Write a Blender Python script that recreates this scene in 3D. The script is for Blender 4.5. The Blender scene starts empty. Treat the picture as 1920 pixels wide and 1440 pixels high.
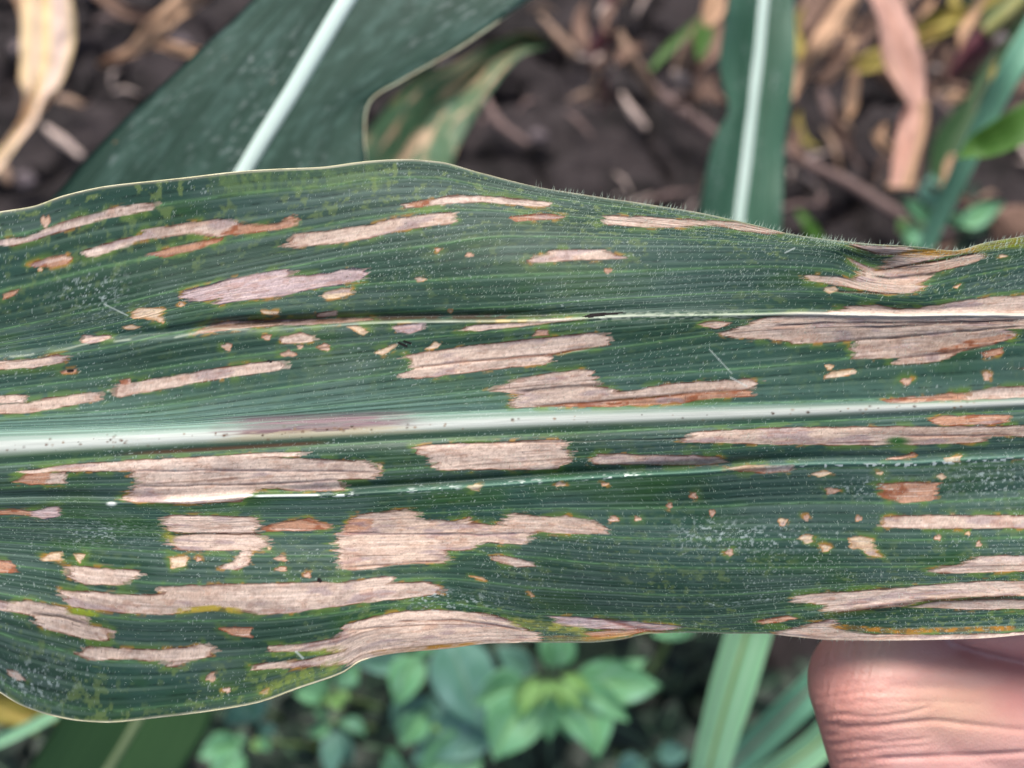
import bpy, math, random
import numpy as np
from mathutils import Vector

# ------------------------------------------------------------------ camera, sky, sun, exposure
scene = bpy.context.scene
COL = scene.collection
PITCH = math.radians(62.0)                  # camera looks 62 degrees below the horizon
HFOV = math.radians(62.0)
FPX = 960.0 / math.tan(HFOV / 2)            # focal length in photo pixels (1920 wide)
CAM = np.array([0.0, 0.0, 0.66])
FWD = np.array([0.0, math.cos(PITCH), -math.sin(PITCH)])
UPV = np.array([0.0, math.sin(PITCH), math.cos(PITCH)])
RGT = np.array([1.0, 0.0, 0.0])
D0 = 0.12                                   # distance to the main leaf

cam = bpy.data.cameras.new('camera')
cam_o = bpy.data.objects.new('camera', cam)
COL.objects.link(cam_o)
cam_o.location = CAM
cam_o.rotation_euler = (math.pi / 2 - PITCH, 0, 0)
cam.sensor_width = 36.0
cam.lens = 18.0 / math.tan(HFOV / 2)
cam.clip_start = 0.01
cam.clip_end = 200.0
cam.dof.use_dof = True
cam.dof.focus_distance = D0
cam.dof.aperture_fstop = cam.lens / 2.6     # 2.6 mm wide opening, a phone lens
scene.camera = cam_o

SUN_EL, SUN_ROT = math.radians(63), math.radians(-22)
world = bpy.data.worlds.new('World')
scene.world = world
world.use_nodes = True
wn = world.node_tree
sky = wn.nodes.new('ShaderNodeTexSky')
sky.sky_type = 'NISHITA'
sky.sun_disc = False
sky.sun_elevation = SUN_EL
sky.sun_rotation = SUN_ROT
sky.air_density = 1.0
sky.dust_density = 4.0
bg = wn.nodes['Background']
bg.inputs['Strength'].default_value = 0.06
wn.links.new(sky.outputs[0], bg.inputs['Color'])

sun = bpy.data.lights.new('sun', 'SUN')
sun.energy = 1.5
sun.angle = math.radians(35)
sun.color = (1.0, 0.96, 0.9)
sun_o = bpy.data.objects.new('sun', sun)
COL.objects.link(sun_o)
sd = Vector((math.sin(SUN_ROT) * math.cos(SUN_EL), math.cos(SUN_ROT) * math.cos(SUN_EL), math.sin(SUN_EL)))
sun_o.rotation_euler = sd.to_track_quat('Z', 'Y').to_euler()

scene.view_settings.view_transform = 'Standard'
scene.view_settings.look = 'None'
scene.view_settings.exposure = 1.38
scene.view_settings.gamma = 1.0
scene.view_settings.use_curve_mapping = False

# ------------------------------------------------------------------ helpers
def P(px, py, D):
    px, py, D = np.asarray(px, float), np.asarray(py, float), np.asarray(D, float)
    return CAM + D[..., None] * (FWD + ((px - 960) / FPX)[..., None] * RGT + ((720 - py) / FPX)[..., None] * UPV)

def to_px(w):
    d = w - CAM
    D = d @ FWD
    return 960 + FPX * (d @ RGT) / D, 720 - FPX * (d @ UPV) / D, D

def gnd(px, py, z=0.0):
    d = FWD + (px - 960) / FPX * RGT + (720 - py) / FPX * UPV
    t = (z - CAM[2]) / d[2]
    return CAM + t * d

def lin(h):
    h = h.lstrip('#')
    c = [int(h[i:i + 2], 16) / 255 for i in (0, 2, 4)]
    return tuple(x / 12.92 if x <= 0.04045 else ((x + 0.055) / 1.055) ** 2.4 for x in c)

def hash2(ix, iy, seed):
    n = (ix.astype(np.int64) * 374761393 + iy.astype(np.int64) * 668265263 + seed * 1442695041) & 0xFFFFFFFF
    n = ((n ^ (n >> 13)) * 1274126177) & 0xFFFFFFFF
    n = n ^ (n >> 16)
    return (n & 0xFFFF) / 65535.0

def noise(x, y, seed=0):
    x0, y0 = np.floor(x), np.floor(y)
    fx, fy = x - x0, y - y0
    fx, fy = fx * fx * (3 - 2 * fx), fy * fy * (3 - 2 * fy)
    x0, y0 = x0.astype(np.int64), y0.astype(np.int64)
    a, b = hash2(x0, y0, seed), hash2(x0 + 1, y0, seed)
    c, d = hash2(x0, y0 + 1, seed), hash2(x0 + 1, y0 + 1, seed)
    return (a * (1 - fx) + b * fx) * (1 - fy) + (c * (1 - fx) + d * fx) * fy

def fbm(x, y, seed=0, oct=4):
    s, a, t = 0, 0.5, 0
    for o in range(oct):
        s = s + a * noise(x * 2 ** o, y * 2 ** o, seed + 17 * o)
        t += a
        a *= 0.55
    return s / t

def sstep(a, b, x):
    t = np.clip((x - a) / (b - a), 0, 1)
    return t * t * (3 - 2 * t)

def pchip(xk, yk, x):
    xk, yk, x = np.asarray(xk, float), np.asarray(yk, float), np.asarray(x, float)
    h = np.diff(xk)
    sh = (-1,) + (1,) * (yk.ndim - 1)
    d = np.diff(yk, axis=0) / h.reshape(sh)
    m = np.zeros_like(yk)
    m[0], m[-1] = d[0], d[-1]
    w1 = (2 * h[1:] + h[:-1]).reshape(sh)
    w2 = (h[1:] + 2 * h[:-1]).reshape(sh)
    ok = d[1:] * d[:-1] > 0
    with np.errstate(divide='ignore', invalid='ignore'):
        hm = (w1 + w2) / (w1 / d[:-1] + w2 / d[1:])
    m[1:-1] = np.where(ok, hm, 0)
    i = np.clip(np.searchsorted(xk, x) - 1, 0, len(xk) - 2)
    t = ((x - xk[i]) / h[i]).reshape(sh)
    hh = h[i].reshape(sh)
    return ((1 + 2 * t) * (1 - t) ** 2 * yk[i] + t * (1 - t) ** 2 * hh * m[i]
            + t * t * (3 - 2 * t) * yk[i + 1] + t * t * (t - 1) * hh * m[i + 1])

def curve(pts):
    p = np.array(pts, float)
    return lambda x: pchip(p[:, 0], p[:, 1], np.clip(x, p[0, 0], p[-1, 0]))

def np_mesh(name, verts, faces, smooth=True):
    """faces: an (n,k) integer array or a list of such arrays"""
    fl = [np.asarray(f, np.int32) for f in (faces if isinstance(faces, list) else [faces])]
    me = bpy.data.meshes.new(name)
    me.vertices.add(len(verts))
    me.vertices.foreach_set('co', np.asarray(verts, np.float32).ravel())
    li = np.concatenate([f.ravel() for f in fl])
    tot = np.concatenate([np.full(len(f), f.shape[1], np.int32) for f in fl])
    st = np.concatenate([[0], np.cumsum(tot)[:-1]]).astype(np.int32)
    me.loops.add(len(li))
    me.loops.foreach_set('vertex_index', li)
    me.polygons.add(len(tot))
    me.polygons.foreach_set('loop_start', st)
    me.polygons.foreach_set('loop_total', tot)
    me.polygons.foreach_set('use_smooth', np.full(len(tot), smooth))
    me.update(calc_edges=True)
    return me

def add_attr(me, name, arr):
    if arr.shape[1] == 4:
        a = me.attributes.new(name, 'FLOAT_COLOR', 'POINT')
        a.data.foreach_set('color', np.asarray(arr, np.float32).ravel())
    else:
        a = me.attributes.new(name, 'FLOAT_VECTOR', 'POINT')
        a.data.foreach_set('vector', np.asarray(arr, np.float32).ravel())

def obj(name, me, mat=None, parent=None):
    o = bpy.data.objects.new(name, me)
    COL.objects.link(o)
    if mat:
        me.materials.append(mat)
    if parent:
        o.parent = parent
    return o

def tag(o, label=None, cat=None, group=None, kind=None):
    for k, v in (('label', label), ('category', cat), ('group', group), ('kind', kind)):
        if v:
            o[k] = v
    return o

def empty(name, label, cat, group=None):
    o = bpy.data.objects.new(name, None)
    o.empty_display_size = 0.01
    COL.objects.link(o)
    return tag(o, label, cat, group)

def grid_faces(nu, nv, off=0):
    a = np.arange(nu * nv).reshape(nu, nv) + off
    return np.stack([a[:-1, :-1], a[1:, :-1], a[1:, 1:], a[:-1, 1:]], -1).reshape(-1, 4)

def catmull(pts, n):
    p = np.asarray(pts, float)
    q = np.vstack([2 * p[0] - p[1], p, 2 * p[-1] - p[-2]])
    t = np.linspace(0, len(p) - 1 - 1e-9, n)
    i = t.astype(int)
    f = (t - i)[:, None]
    a, b, c, d = q[i], q[i + 1], q[i + 2], q[i + 3]
    return 0.5 * (2 * b + (c - a) * f + (2 * a - 5 * b + 4 * c - d) * f ** 2 + (3 * b - a - 3 * c + d) * f ** 3)

def unit(v):
    return v / (np.linalg.norm(v, axis=-1, keepdims=True) + 1e-12)

def tube(path, rad, seg=10, caps=True):
    """path (n,3), rad scalar/array -> verts, [quads, caps]"""
    p = np.asarray(path, float)
    n = len(p)
    r = np.broadcast_to(np.asarray(rad, float), (n,))
    t = unit(np.gradient(p, axis=0))
    ref = np.array([0.3, 0.5, 0.8])
    a = unit(np.cross(t, ref))
    b = np.cross(t, a)
    th = np.linspace(0, 2 * np.pi, seg, endpoint=False)
    v = p[:, None] + r[:, None, None] * (np.cos(th)[None, :, None] * a[:, None] + np.sin(th)[None, :, None] * b[:, None])
    idx = np.arange(n * seg).reshape(n, seg)
    nx = np.roll(idx, -1, 1)
    q = np.stack([idx[:-1], nx[:-1], nx[1:], idx[1:]], -1).reshape(-1, 4)
    f = [q]
    if caps:
        f += [idx[0][::-1][None], idx[-1][None]]
    return v.reshape(-1, 3), f

# ------------------------------------------------------------------ materials
class NT:
    def __init__(self, name):
        self.m = bpy.data.materials.new(name)
        self.m.use_nodes = True
        self.t = self.m.node_tree
        self.b = self.t.nodes['Principled BSDF']
    def n(self, typ, **kw):
        x = self.t.nodes.new(typ)
        for k, v in kw.items():
            setattr(x, k, v)
        return x
    def l(self, a, b):
        self.t.links.new(a, b)
    def inp(self, sock, v):
        if hasattr(v, 'is_linked') or hasattr(v, 'links'):
            self.l(v, sock)
        else:
            sock.default_value = v
    def math(self, op, a, b=0.0):
        x = self.n('ShaderNodeMath', operation=op)
        self.inp(x.inputs[0], a)
        self.inp(x.inputs[1], b)
        return x.outputs[0]
    def mix(self, f, a, b):
        x = self.n('ShaderNodeMix', data_type='RGBA')
        self.inp(x.inputs['Factor'], f)
        for s, v in ((x.inputs[6], a), (x.inputs[7], b)):
            if isinstance(v, (tuple, list)):
                v = (*v[:3], 1)
            self.inp(s, v)
        return x.outputs[2]
    def noise(self, vec, scale=1.0, detail=4.0, rough=0.6):
        x = self.n('ShaderNodeTexNoise')
        if vec is not None:
            self.l(vec, x.inputs['Vector'])
        x.inputs['Scale'].default_value = scale
        x.inputs['Detail'].default_value = detail
        x.inputs['Roughness'].default_value = rough
        return x.outputs[0]
    def band(self, v, lo, hi):
        x = self.n('ShaderNodeMapRange', interpolation_type='SMOOTHSTEP')
        self.inp(x.inputs['Value'], v)
        x.inputs['From Min'].default_value = lo
        x.inputs['From Max'].default_value = hi
        return x.outputs[0]
    def scaled(self, vec, sx, sy, sz=1.0):
        x = self.n('ShaderNodeMapping')
        self.l(vec, x.inputs['Vector'])
        x.inputs['Scale'].default_value = (sx, sy, sz)
        return x.outputs[0]

def leaf_mat(name, base, base2, vein=None, veinfreq=0, veinamt=0.4, patches=(), dust=0.0, rough=0.45, trans=0.12,
             streak=(12, 9), spec=0.5, centre=None):
    """a leaf: st = (metres along, -1..1 across, seed). patches: (colour, lo, hi, along scale, across scale)"""
    T = NT(name)
    at = T.n('ShaderNodeAttribute', attribute_name='st')
    st = at.outputs['Vector']
    sp = T.n('ShaderNodeSeparateXYZ')
    T.l(st, sp.inputs[0])
    n1 = T.noise(T.scaled(st, streak[0], streak[1], 13.0), 1.0, 5.0)
    col = T.mix(T.band(n1, 0.32, 0.68), base, base2)
    if vein:
        w = T.math('SINE', T.math('MULTIPLY', sp.outputs[1], veinfreq))
        w = T.math('POWER', T.math('MULTIPLY', T.math('ADD', w, 1.0), 0.5), 4.0)
        col = T.mix(T.math('MULTIPLY', w, veinamt), col, vein)
    if centre:
        c = T.band(T.math('ABSOLUTE', sp.outputs[1]), centre[1], 0.0)
        col = T.mix(c, col, centre[0])
    for k, (pc, lo, hi, a, b) in enumerate(patches):
        nn = T.noise(T.scaled(st, a, b, 7.0 + 3.1 * k), 1.0, 5.0, 0.65)
        col = T.mix(T.band(nn, lo, hi), col, pc)
    if dust:
        nd = T.noise(T.scaled(st, 420, 15.0, 5.0), 1.0, 3.0)
        nd2 = T.noise(T.scaled(st, 55, 2.2, 9.0), 1.0, 3.0)
        d = T.math('MULTIPLY', T.band(nd, 0.52, 0.72), T.band(nd2, 0.45, 0.65))
        col = T.mix(T.math('MULTIPLY', d, dust), col, lin('c6d2d0'))
    T.l(col, T.b.inputs['Base Color'])
    T.b.inputs['Roughness'].default_value = rough
    T.b.inputs['Specular IOR Level'].default_value = spec
    bp = T.n('ShaderNodeBump')
    bp.inputs['Strength'].default_value = 0.35
    bp.inputs['Distance'].default_value = 0.0008
    T.l(T.noise(T.scaled(st, 40, 22, 11.0), 1.0, 4.0), bp.inputs['Height'])
    T.l(bp.outputs[0], T.b.inputs['Normal'])
    if trans:
        tr = T.n('ShaderNodeBsdfTranslucent')
        T.l(col, tr.inputs['Color'])
        mx = T.n('ShaderNodeMixShader')
        mx.inputs[0].default_value = trans
        T.l(T.b.outputs[0], mx.inputs[1])
        T.l(tr.outputs[0], mx.inputs[2])
        T.l(mx.outputs[0], T.t.nodes['Material Output'].inputs['Surface'])
    return T.m

def simple_mat(name, c1, c2, scale=60, rough=0.7, stretch=(1, 1, 1), bump=0.4, dist=0.001):
    T = NT(name)
    tc = T.n('ShaderNodeTexCoord')
    v = T.scaled(tc.outputs['Object'], *stretch)
    nn = T.noise(v, scale, 5.0)
    T.l(T.mix(T.band(nn, 0.3, 0.7), c1, c2), T.b.inputs['Base Color'])
    T.b.inputs['Roughness'].default_value = rough
    bp = T.n('ShaderNodeBump')
    bp.inputs['Strength'].default_value = bump
    bp.inputs['Distance'].default_value = dist
    T.l(T.noise(v, scale * 2.5, 5.0), bp.inputs['Height'])
    T.l(bp.outputs[0], T.b.inputs['Normal'])
    return T.m

# ------------------------------------------------------------------ the soil
def build_soil():
    def axis(a, b, step, far):
        core = np.arange(a, b, step)
        g, s, out = step, 0, []
        while s < far:
            g *= 1.35
            s += g
            out.append(s)
        out = np.array(out)
        return np.concatenate([(a - out)[::-1], core, core[-1] + out])
    xs, ys = axis(-0.75, 0.85, 0.0042, 40), axis(-0.2, 1.05, 0.0042, 40)
    X, Y = np.meshgrid(xs, ys, indexing='ij')
    Z = 0.030 * (fbm(X * 7, Y * 7, 3, 3) - 0.5) + 0.030 * (np.abs(fbm(X * 9, Y * 9, 9, 3) - 0.5) * 2)
    Z += 0.010 * (fbm(X * 45 + 5, Y * 45, 21, 4) - 0.5) + 0.007 * (fbm(X * 120, Y * 120, 31, 2) - 0.5)
    crack = np.abs(fbm(X * 9 + 2, Y * 9, 41, 3) - 0.5)
    Z -= 0.030 * np.exp(-(crack / 0.02) ** 2)
    Z -= 0.02
    me = np_mesh('soil', np.stack([X, Y, Z], -1).reshape(-1, 3), grid_faces(len(xs), len(ys)))
    T = NT('dark crumbly soil')
    tc = T.n('ShaderNodeTexCoord')
    v = tc.outputs['Object']
    a = T.noise(v, 14, 6.0, 0.65)
    b = T.noise(v, 75, 5.0, 0.7)
    c = T.mix(T.band(a, 0.36, 0.66), lin('221f1f'), lin('413a3b'))
    c = T.mix(T.math('MULTIPLY', T.band(b, 0.52, 0.75), 0.55), c, lin('645c5c'))
    c = T.mix(T.math('MULTIPLY', T.band(T.noise(v, 40, 4.0), 0.58, 0.75), 0.7), c, lin('161213'))
    T.l(c, T.b.inputs['Base Color'])
    T.b.inputs['Roughness'].default_value = 0.95
    T.b.inputs['Specular IOR Level'].default_value = 0.2
    bp = T.n('ShaderNodeBump')
    bp.inputs['Strength'].default_value = 0.7
    bp.inputs['Distance'].default_value = 0.004
    T.l(T.noise(v, 190, 6.0, 0.7), bp.inputs['Height'])
    T.l(bp.outputs[0], T.b.inputs['Normal'])
    tag(obj('soil', me, T.m), kind='structure')
build_soil()

# ------------------------------------------------------------------ the diseased corn leaf in front
g_top = [(0, 398), (60, 388), (120, 368), (200, 350), (330, 336), (480, 320), (600, 314), (700, 302), (760, 299), (820, 303), (900, 324), (1000, 349), (1100, 366), (1200, 381), (1300, 397), (1400, 418), (1480, 438), (1560, 450), (1640, 458), (1720, 463), (1790, 470), (1850, 455), (1920, 443)]
g_v1 = [(0, 622), (200, 580), (325, 550), (575, 500), (680, 481), (780, 468), (960, 447), (1200, 450), (1440, 458), (1560, 470), (1640, 500), (1720, 500), (1800, 488), (1920, 468)]
g_v3 = [(0, 655), (200, 622), (325, 592), (480, 569), (680, 553), (960, 540), (1200, 528), (1440, 517), (1560, 520), (1640, 541), (1720, 548), (1800, 535), (1920, 512)]
g_m1 = [(0, 740), (175, 720), (480, 676), (750, 648), (960, 628), (1140, 610), (1350, 597), (1500, 593), (1700, 596), (1920, 594)]
g_m2 = [(0, 785), (240, 770), (480, 737), (720, 705), (960, 676), (1140, 656), (1350, 628), (1440, 620), (1640, 612), (1920, 606)]
g_m3 = [(0, 802), (240, 794), (480, 776), (720, 752), (960, 728), (1172, 708), (1440, 689), (1640, 669), (1920, 647)]
g_mid = curve([(0, 838), (240, 826), (480, 814), (720, 802), (960, 791), (1200, 782), (1440, 774), (1680, 765), (1920, 755)])
g_hw = curve([(0, 24), (240, 20), (480, 18.5), (720, 17), (960, 16.5), (1440, 12.5), (1920, 8.5)])
g_U = curve([(0, 672), (60, 664), (120, 655), (180, 642), (240, 638), (320, 632), (380, 622), (440, 615), (520, 612), (600, 608), (660, 606), (720, 604), (900, 602), (1000, 601), (1100, 596), (1200, 592), (1300, 591), (1400, 590), (1500, 588), (1600, 590), (1700, 592), (1800, 590), (1920, 591)])
g_L = [(0, 943), (120, 941), (240, 943), (360, 940), (480, 931), (600, 929), (720, 922), (860, 913), (960, 906), (1080, 897), (1200, 890), (1320, 884), (1440, 874), (1560, 869), (1700, 868), (1800, 862), (1920, 856)]
g_h1 = [(0, 1007), (240, 1020), (480, 1030), (640, 1030), (800, 1028), (900, 1027), (990, 1031), (1150, 1045), (1280, 1050), (1440, 1052), (1700, 1052), (1920, 1048)]
g_h2 = [(0, 1125), (100, 1145), (210, 1172), (300, 1178), (480, 1175), (640, 1158), (720, 1143), (820, 1138), (930, 1150), (1000, 1158), (1100, 1160), (1200, 1160), (1300, 1160), (1480, 1148), (1640, 1135), (1800, 1128), (1920, 1125)]
g_bot = [(0, 1298), (40, 1322), (100, 1342), (160, 1352), (200, 1354), (280, 1347), (400, 1332), (480, 1318), (560, 1290), (640, 1262), (680, 1238), (740, 1225), (830, 1217), (930, 1206), (1040, 1205), (1100, 1205), (1160, 1200), (1220, 1188), (1290, 1186), (1360, 1188), (1430, 1188), (1490, 1194), (1560, 1200), (1640, 1201), (1740, 1200), (1840, 1197), (1920, 1190)]

# what the leaf carries: T tan dead tissue, R rusty, P pale chewed spot, G greyish; traced on the leaf's own surface
LES = """
T 0,455 40,447 60,440 110,418 160,404 200,393 255,383 290,380 300,386 290,393 250,400 200,409 150,423 100,438 70,448 45,455 20,462 0,466
B 372,626 398,606 425,603 480,601 600,598 690,596 700,600 640,606 520,611 440,617 400,622
T 150,483 155,472 200,458 265,440 270,430 310,425 400,412 430,411 450,420 440,436 410,444 370,438 310,443 260,452 210,470 170,484
R 425,428 450,420 490,424 530,416 545,402 558,410 552,424 520,430 480,434 440,440 410,440
R 272,478 300,470 330,463 380,452 410,447 400,456 370,467 330,476 300,484
R 60,495 90,483 120,478 130,485 122,496 90,503 65,500
T 535,463 532,450 545,440 640,430 700,422 740,410 800,402 850,398 855,408 845,418 800,424 740,433 690,446 640,455 560,463
T 750,384 775,380 800,376 830,370 870,367 900,368 950,371 1000,376 1032,380 1033,386 1000,387 960,383 900,378 850,381 800,386 760,389
R 760,386 775,379 805,375 812,382 790,388
R 955,406 985,404 1010,402 1035,402 1060,405 1040,411 1000,412 965,414
T 1130,405 1145,404 1250,409 1300,412 1380,416 1420,425 1470,436 1440,438 1390,432 1340,421 1300,424 1260,427 1200,425 1150,421 1128,418
T 990,490 1010,478 1030,470 1080,468 1130,467 1145,475 1170,484 1130,487 1080,487 1040,490 1000,493
G 338,556 345,547 380,538 430,523 480,513 530,506 543,512 535,520 600,515 650,505 678,504 686,515 680,523 640,532 560,545 520,556 480,561 430,566 400,572 410,558 380,563 350,566
P 600,555 610,548 640,540 660,541 660,550 640,556 612,560
P 245,588 255,579 275,578 305,578 300,592 308,606 290,600 275,596 252,597
P 230,613 245,609 262,613 250,618 235,617
T 150,640 155,630 200,630 210,635 180,642 160,645
T 0,686 60,675 110,665 122,668 118,680 60,690 0,703
T 0,748 30,741 48,741 46,755 0,763
T 0,766 45,757 100,745 180,735 190,747 180,752 120,762 60,774 0,786
T 210,730 220,722 300,710 400,692 480,680 520,677 534,685 525,694 460,703 380,715 300,730 225,745 212,740
R 225,714 245,710 245,720 228,722
R 113,696 145,691 140,699 115,701
R 5,552 35,543 28,553 8,560
P 490,582 525,584 520,590 495,588
T 595,588 630,582 630,592 592,594
T 524,632 560,624 590,629 594,638 570,643 530,644
P 650,612 670,611 690,622 680,628 665,620
G 735,612 795,605 790,618 760,627 740,622
P 700,663 730,648 742,645 735,655 715,666
P 797,655 815,640 825,645 820,652
T 865,621 890,610 960,605 1045,598 1090,598 1030,606 960,614 900,620
T 755,668 800,660 860,652 960,641 1040,632 1120,624 1140,635 1145,645 1100,652 1030,664 1030,672 1025,683 960,688 860,700 780,710 755,708 752,700 770,692 765,680
R 1005,620 1025,619 1030,628 1000,630
T 930,725 960,712 1000,704 1090,693 1110,700 1125,718 1110,725 1145,727 1147,735 1170,735 1240,722 1300,717 1400,711 1418,716 1415,728 1380,732 1300,738 1200,745 1100,755 1000,762 960,764 960,750 965,738 920,732
R 1010,760 1100,754 1200,748 1300,738 1400,732 1410,742 1350,746 1250,757 1150,762 1080,762
T 1350,625 1380,618 1400,605 1430,596 1500,592 1600,593 1700,595 1920,592 1920,612 1880,617 1900,625 1890,636 1830,652 1800,655 1760,678 1690,684 1670,684 1680,672 1600,672 1598,650 1600,640 1580,640 1480,645 1465,638 1440,635 1400,635 1365,630
R 1800,640 1880,626 1892,634 1830,652 1770,662 1740,662
T 1540,588 1600,573 1640,572 1680,580 1720,578 1780,568 1850,558 1920,548 1920,590 1700,592 1560,590
T 1590,457 1640,462 1700,463 1715,468 1690,475 1660,478 1630,471
T 1670,482 1700,475 1765,472 1797,474 1752,485 1690,500 1645,505 1660,492
T 1503,520 1515,516 1560,518 1595,522 1600,512 1615,508 1592,488 1602,488 1640,508 1700,500 1780,486 1830,475 1846,480 1838,489 1780,503 1740,512 1745,520 1725,530 1735,537 1718,547 1670,552 1630,546 1580,536 1540,530 1515,527
P 1545,540 1565,537 1570,543 1555,550 1545,545
P 1787,538 1800,533 1795,540
P 1545,705 1560,697 1600,693 1602,700 1570,708 1548,709
R 1840,662 1880,652 1882,662 1850,670
T 1900,690 1920,682 1920,692
R 1655,750 1700,745 1760,740 1815,735 1815,750 1760,752 1680,756
T 1810,736 1860,727 1920,722 1920,742 1850,748 1812,750
T 1278,825 1300,810 1440,803 1600,801 1920,798 1920,816 1855,818 1845,829 1740,833 1600,834 1440,833 1350,830 1290,830
R 1745,790 1760,780 1800,780 1890,778 1888,790 1850,796 1760,797
T 780,848 770,840 800,835 860,832 960,828 1055,826 1058,840 1070,850 1065,865 1040,880 960,880 900,880 815,882 805,865
T 1105,862 1115,852 1180,852 1280,855 1350,857 1365,866 1330,871 1250,871 1150,870 1110,868
R 1360,878 1390,873 1440,872 1440,886 1390,884
T 1430,873 1490,872 1480,883 1435,887
P 1520,888 1545,882 1560,886 1535,894
P 1755,893 1765,888 1774,895 1765,900
R 1660,860 1690,855 1710,848 1715,855 1680,862
P 1770,860 1800,855 1800,865 1775,866
P 1900,862 1920,857 1920,865
R 1645,908 1700,905 1755,907 1752,924 1740,940 1700,943 1670,938 1650,928
T 1650,988 1655,970 1700,967 1920,967 1920,990 1700,991
P 1590,1010 1610,1006 1635,1010 1640,1030 1655,1045 1630,1042 1615,1028 1600,1030
T 1745,1072 1760,1062 1800,1060 1830,1045 1870,1042 1920,1044 1920,1070 1850,1072 1780,1075
T 1480,1128 1490,1116 1560,1112 1640,1106 1760,1096 1840,1090 1920,1088 1920,1112 1840,1118 1760,1122 1720,1128 1700,1136 1640,1140 1560,1148 1540,1145 1550,1132 1500,1130
T 1700,1138 1760,1128 1840,1125 1920,1124 1920,1140 1840,1142 1760,1140
T 1440,1189 1480,1180 1540,1165 1560,1162 1565,1178 1620,1188 1680,1190 1780,1190 1920,1182 1920,1192 1840,1200 1740,1204 1640,1204 1560,1204 1490,1197
R 1420,1165 1480,1155 1495,1160 1430,1170
G 1030,1155 1080,1158 1180,1165 1280,1176 1230,1182 1180,1180 1100,1178 1050,1172
R 1090,1186 1140,1181 1210,1182 1170,1192 1120,1196
T 470,1250 500,1243 560,1240 600,1232 640,1222 500,1222 497,1212 560,1208 620,1200 640,1185 650,1170 690,1160 720,1152 760,1146 830,1143 900,1150 950,1160 985,1180 1020,1195 1000,1202 930,1208 830,1219 740,1227 690,1234 660,1245 600,1250 540,1254 475,1256
T 295,1100 400,1096 500,1094 600,1092 640,1093 720,1080 738,1085 738,1094 800,1091 828,1100 825,1112 760,1122 640,1135 540,1150 480,1152 420,1138 340,1145 320,1152 240,1150 160,1140 125,1135 107,1105 160,1110 260,1117 300,1113
T 120,1063 140,1061 240,1069 266,1071 255,1085 240,1096 150,1095 128,1082
T 0,1120 60,1128 120,1138 125,1148 165,1155 165,1172 200,1178 212,1185 205,1200 180,1200 140,1193 90,1180 65,1165 55,1152 20,1145 0,1140
T 140,1225 155,1212 200,1215 280,1219 360,1215 380,1205 400,1212 402,1228 350,1240 330,1250 310,1250 305,1240 250,1236 160,1236
R 410,1178 440,1177 472,1178 470,1194 430,1190
T 10,1255 30,1258 45,1275 30,1275 12,1262
P 485,1300 505,1290 500,1302
R 0,962 30,955 60,960 60,966 10,964
G 55,962 85,952 108,950 110,968 80,972 58,968
R 0,1052 15,1052 33,1070 20,1072 0,1070
P 75,1047 95,1038 115,1035 120,1050 85,1052
P 138,1038 160,1040 150,1056
T 305,970 330,966 480,970 485,985 482,1000 330,998 300,990
T 315,1010 345,1000 490,1003 500,1020 490,1032 330,1030 310,1020
R 490,990 520,980 580,972 620,985 615,993 500,995
T 405,1065 440,1052 450,1030 470,1035 470,1055 445,1068
P 320,1045 350,1043 350,1060 322,1066
T 40,884 120,872 180,868 350,858 480,850 570,848 565,856 480,858 600,862 690,864 712,884 705,898 640,898 642,920 600,921 480,915 470,925 450,940 350,945 240,940 225,935 240,920 245,912 255,905 245,890 245,882 120,884 45,888
R 28,903 45,892 70,886 100,886 90,906 60,908
T 95,888 125,886 122,906 85,907
T 635,1065 630,1020 635,1000 650,985 670,965 720,960 750,955 780,960 785,975 860,978 870,968 880,980 940,985 950,962 1000,968 1040,970 1060,965 1110,980 1132,990 1128,1000 1040,1000 1000,995 985,1020 940,1018 900,1015 895,1030 830,1032 840,1050 830,1055 740,1058 680,1070
R 640,1000 660,972 700,972 690,1000 650,1006
T 920,1042 950,1044 1000,1055 1005,1062 960,1062 930,1052
P 880,1080 905,1083 910,1088
P 990,1108 1002,1118 996,1119
T 1310,608 1340,602 1370,605 1345,615 1320,612
"""
SPOTS = [  # kind, x, y, rx, ry
    ('S', 425, 650, 9, 7), ('S', 500, 632, 8, 5), ('S', 540, 663, 14, 6), ('S', 562, 650, 6, 4), ('S', 608, 651, 11, 6),
    ('P', 787, 524, 9, 4), ('S', 1140, 508, 7, 4), ('S', 820, 468, 4, 3), ('S', 880, 478, 8, 4), ('P', 1050, 908, 10, 4),
    ('P', 890, 914, 13, 6), ('P', 1133, 908, 7, 3), ('S', 1700, 715, 11, 6), ('S', 1850, 706, 8, 8), ('P', 1467, 978, 8, 7),
    ('S', 1512, 970, 5, 6), ('P', 1610, 972, 6, 5), ('P', 1512, 1010, 12, 8), ('P', 1548, 1027, 9, 7), ('S', 1368, 1036, 7, 6),
    ('S', 1758, 1008, 6, 5), ('S', 1835, 1020, 5, 5), ('S', 372, 1048, 5, 4), ('S', 527, 1047, 11, 5), ('S', 527, 1067, 10, 4),
    ('S', 577, 1078, 7, 5), ('S', 425, 1294, 7, 5), ('P', 1880, 480, 7, 3), ('P', 1650, 887, 7, 3), ('S', 85, 415, 9, 11),
    ('P', 1555, 688, 7, 5), ('P', 713, 875, 4, 4), ('S', 1300, 930, 7, 5), ('P', 340, 571, 5, 4), ('S', 395, 1270, 9, 8),
    ('S', 1150, 973, 9, 5), ('S', 1195, 973, 6, 4), ('S', 940, 1015, 6, 4), ('P', 75, 505, 4, 3), ('S', 1255, 948, 5, 5),
    ('S', 1335, 962, 5, 6), ('S', 1560, 920, 12, 6), ('P', 1815, 1000, 4, 3), ('P', 505, 1028, 3, 2), ('P', 845, 583, 4, 3),
]
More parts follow.
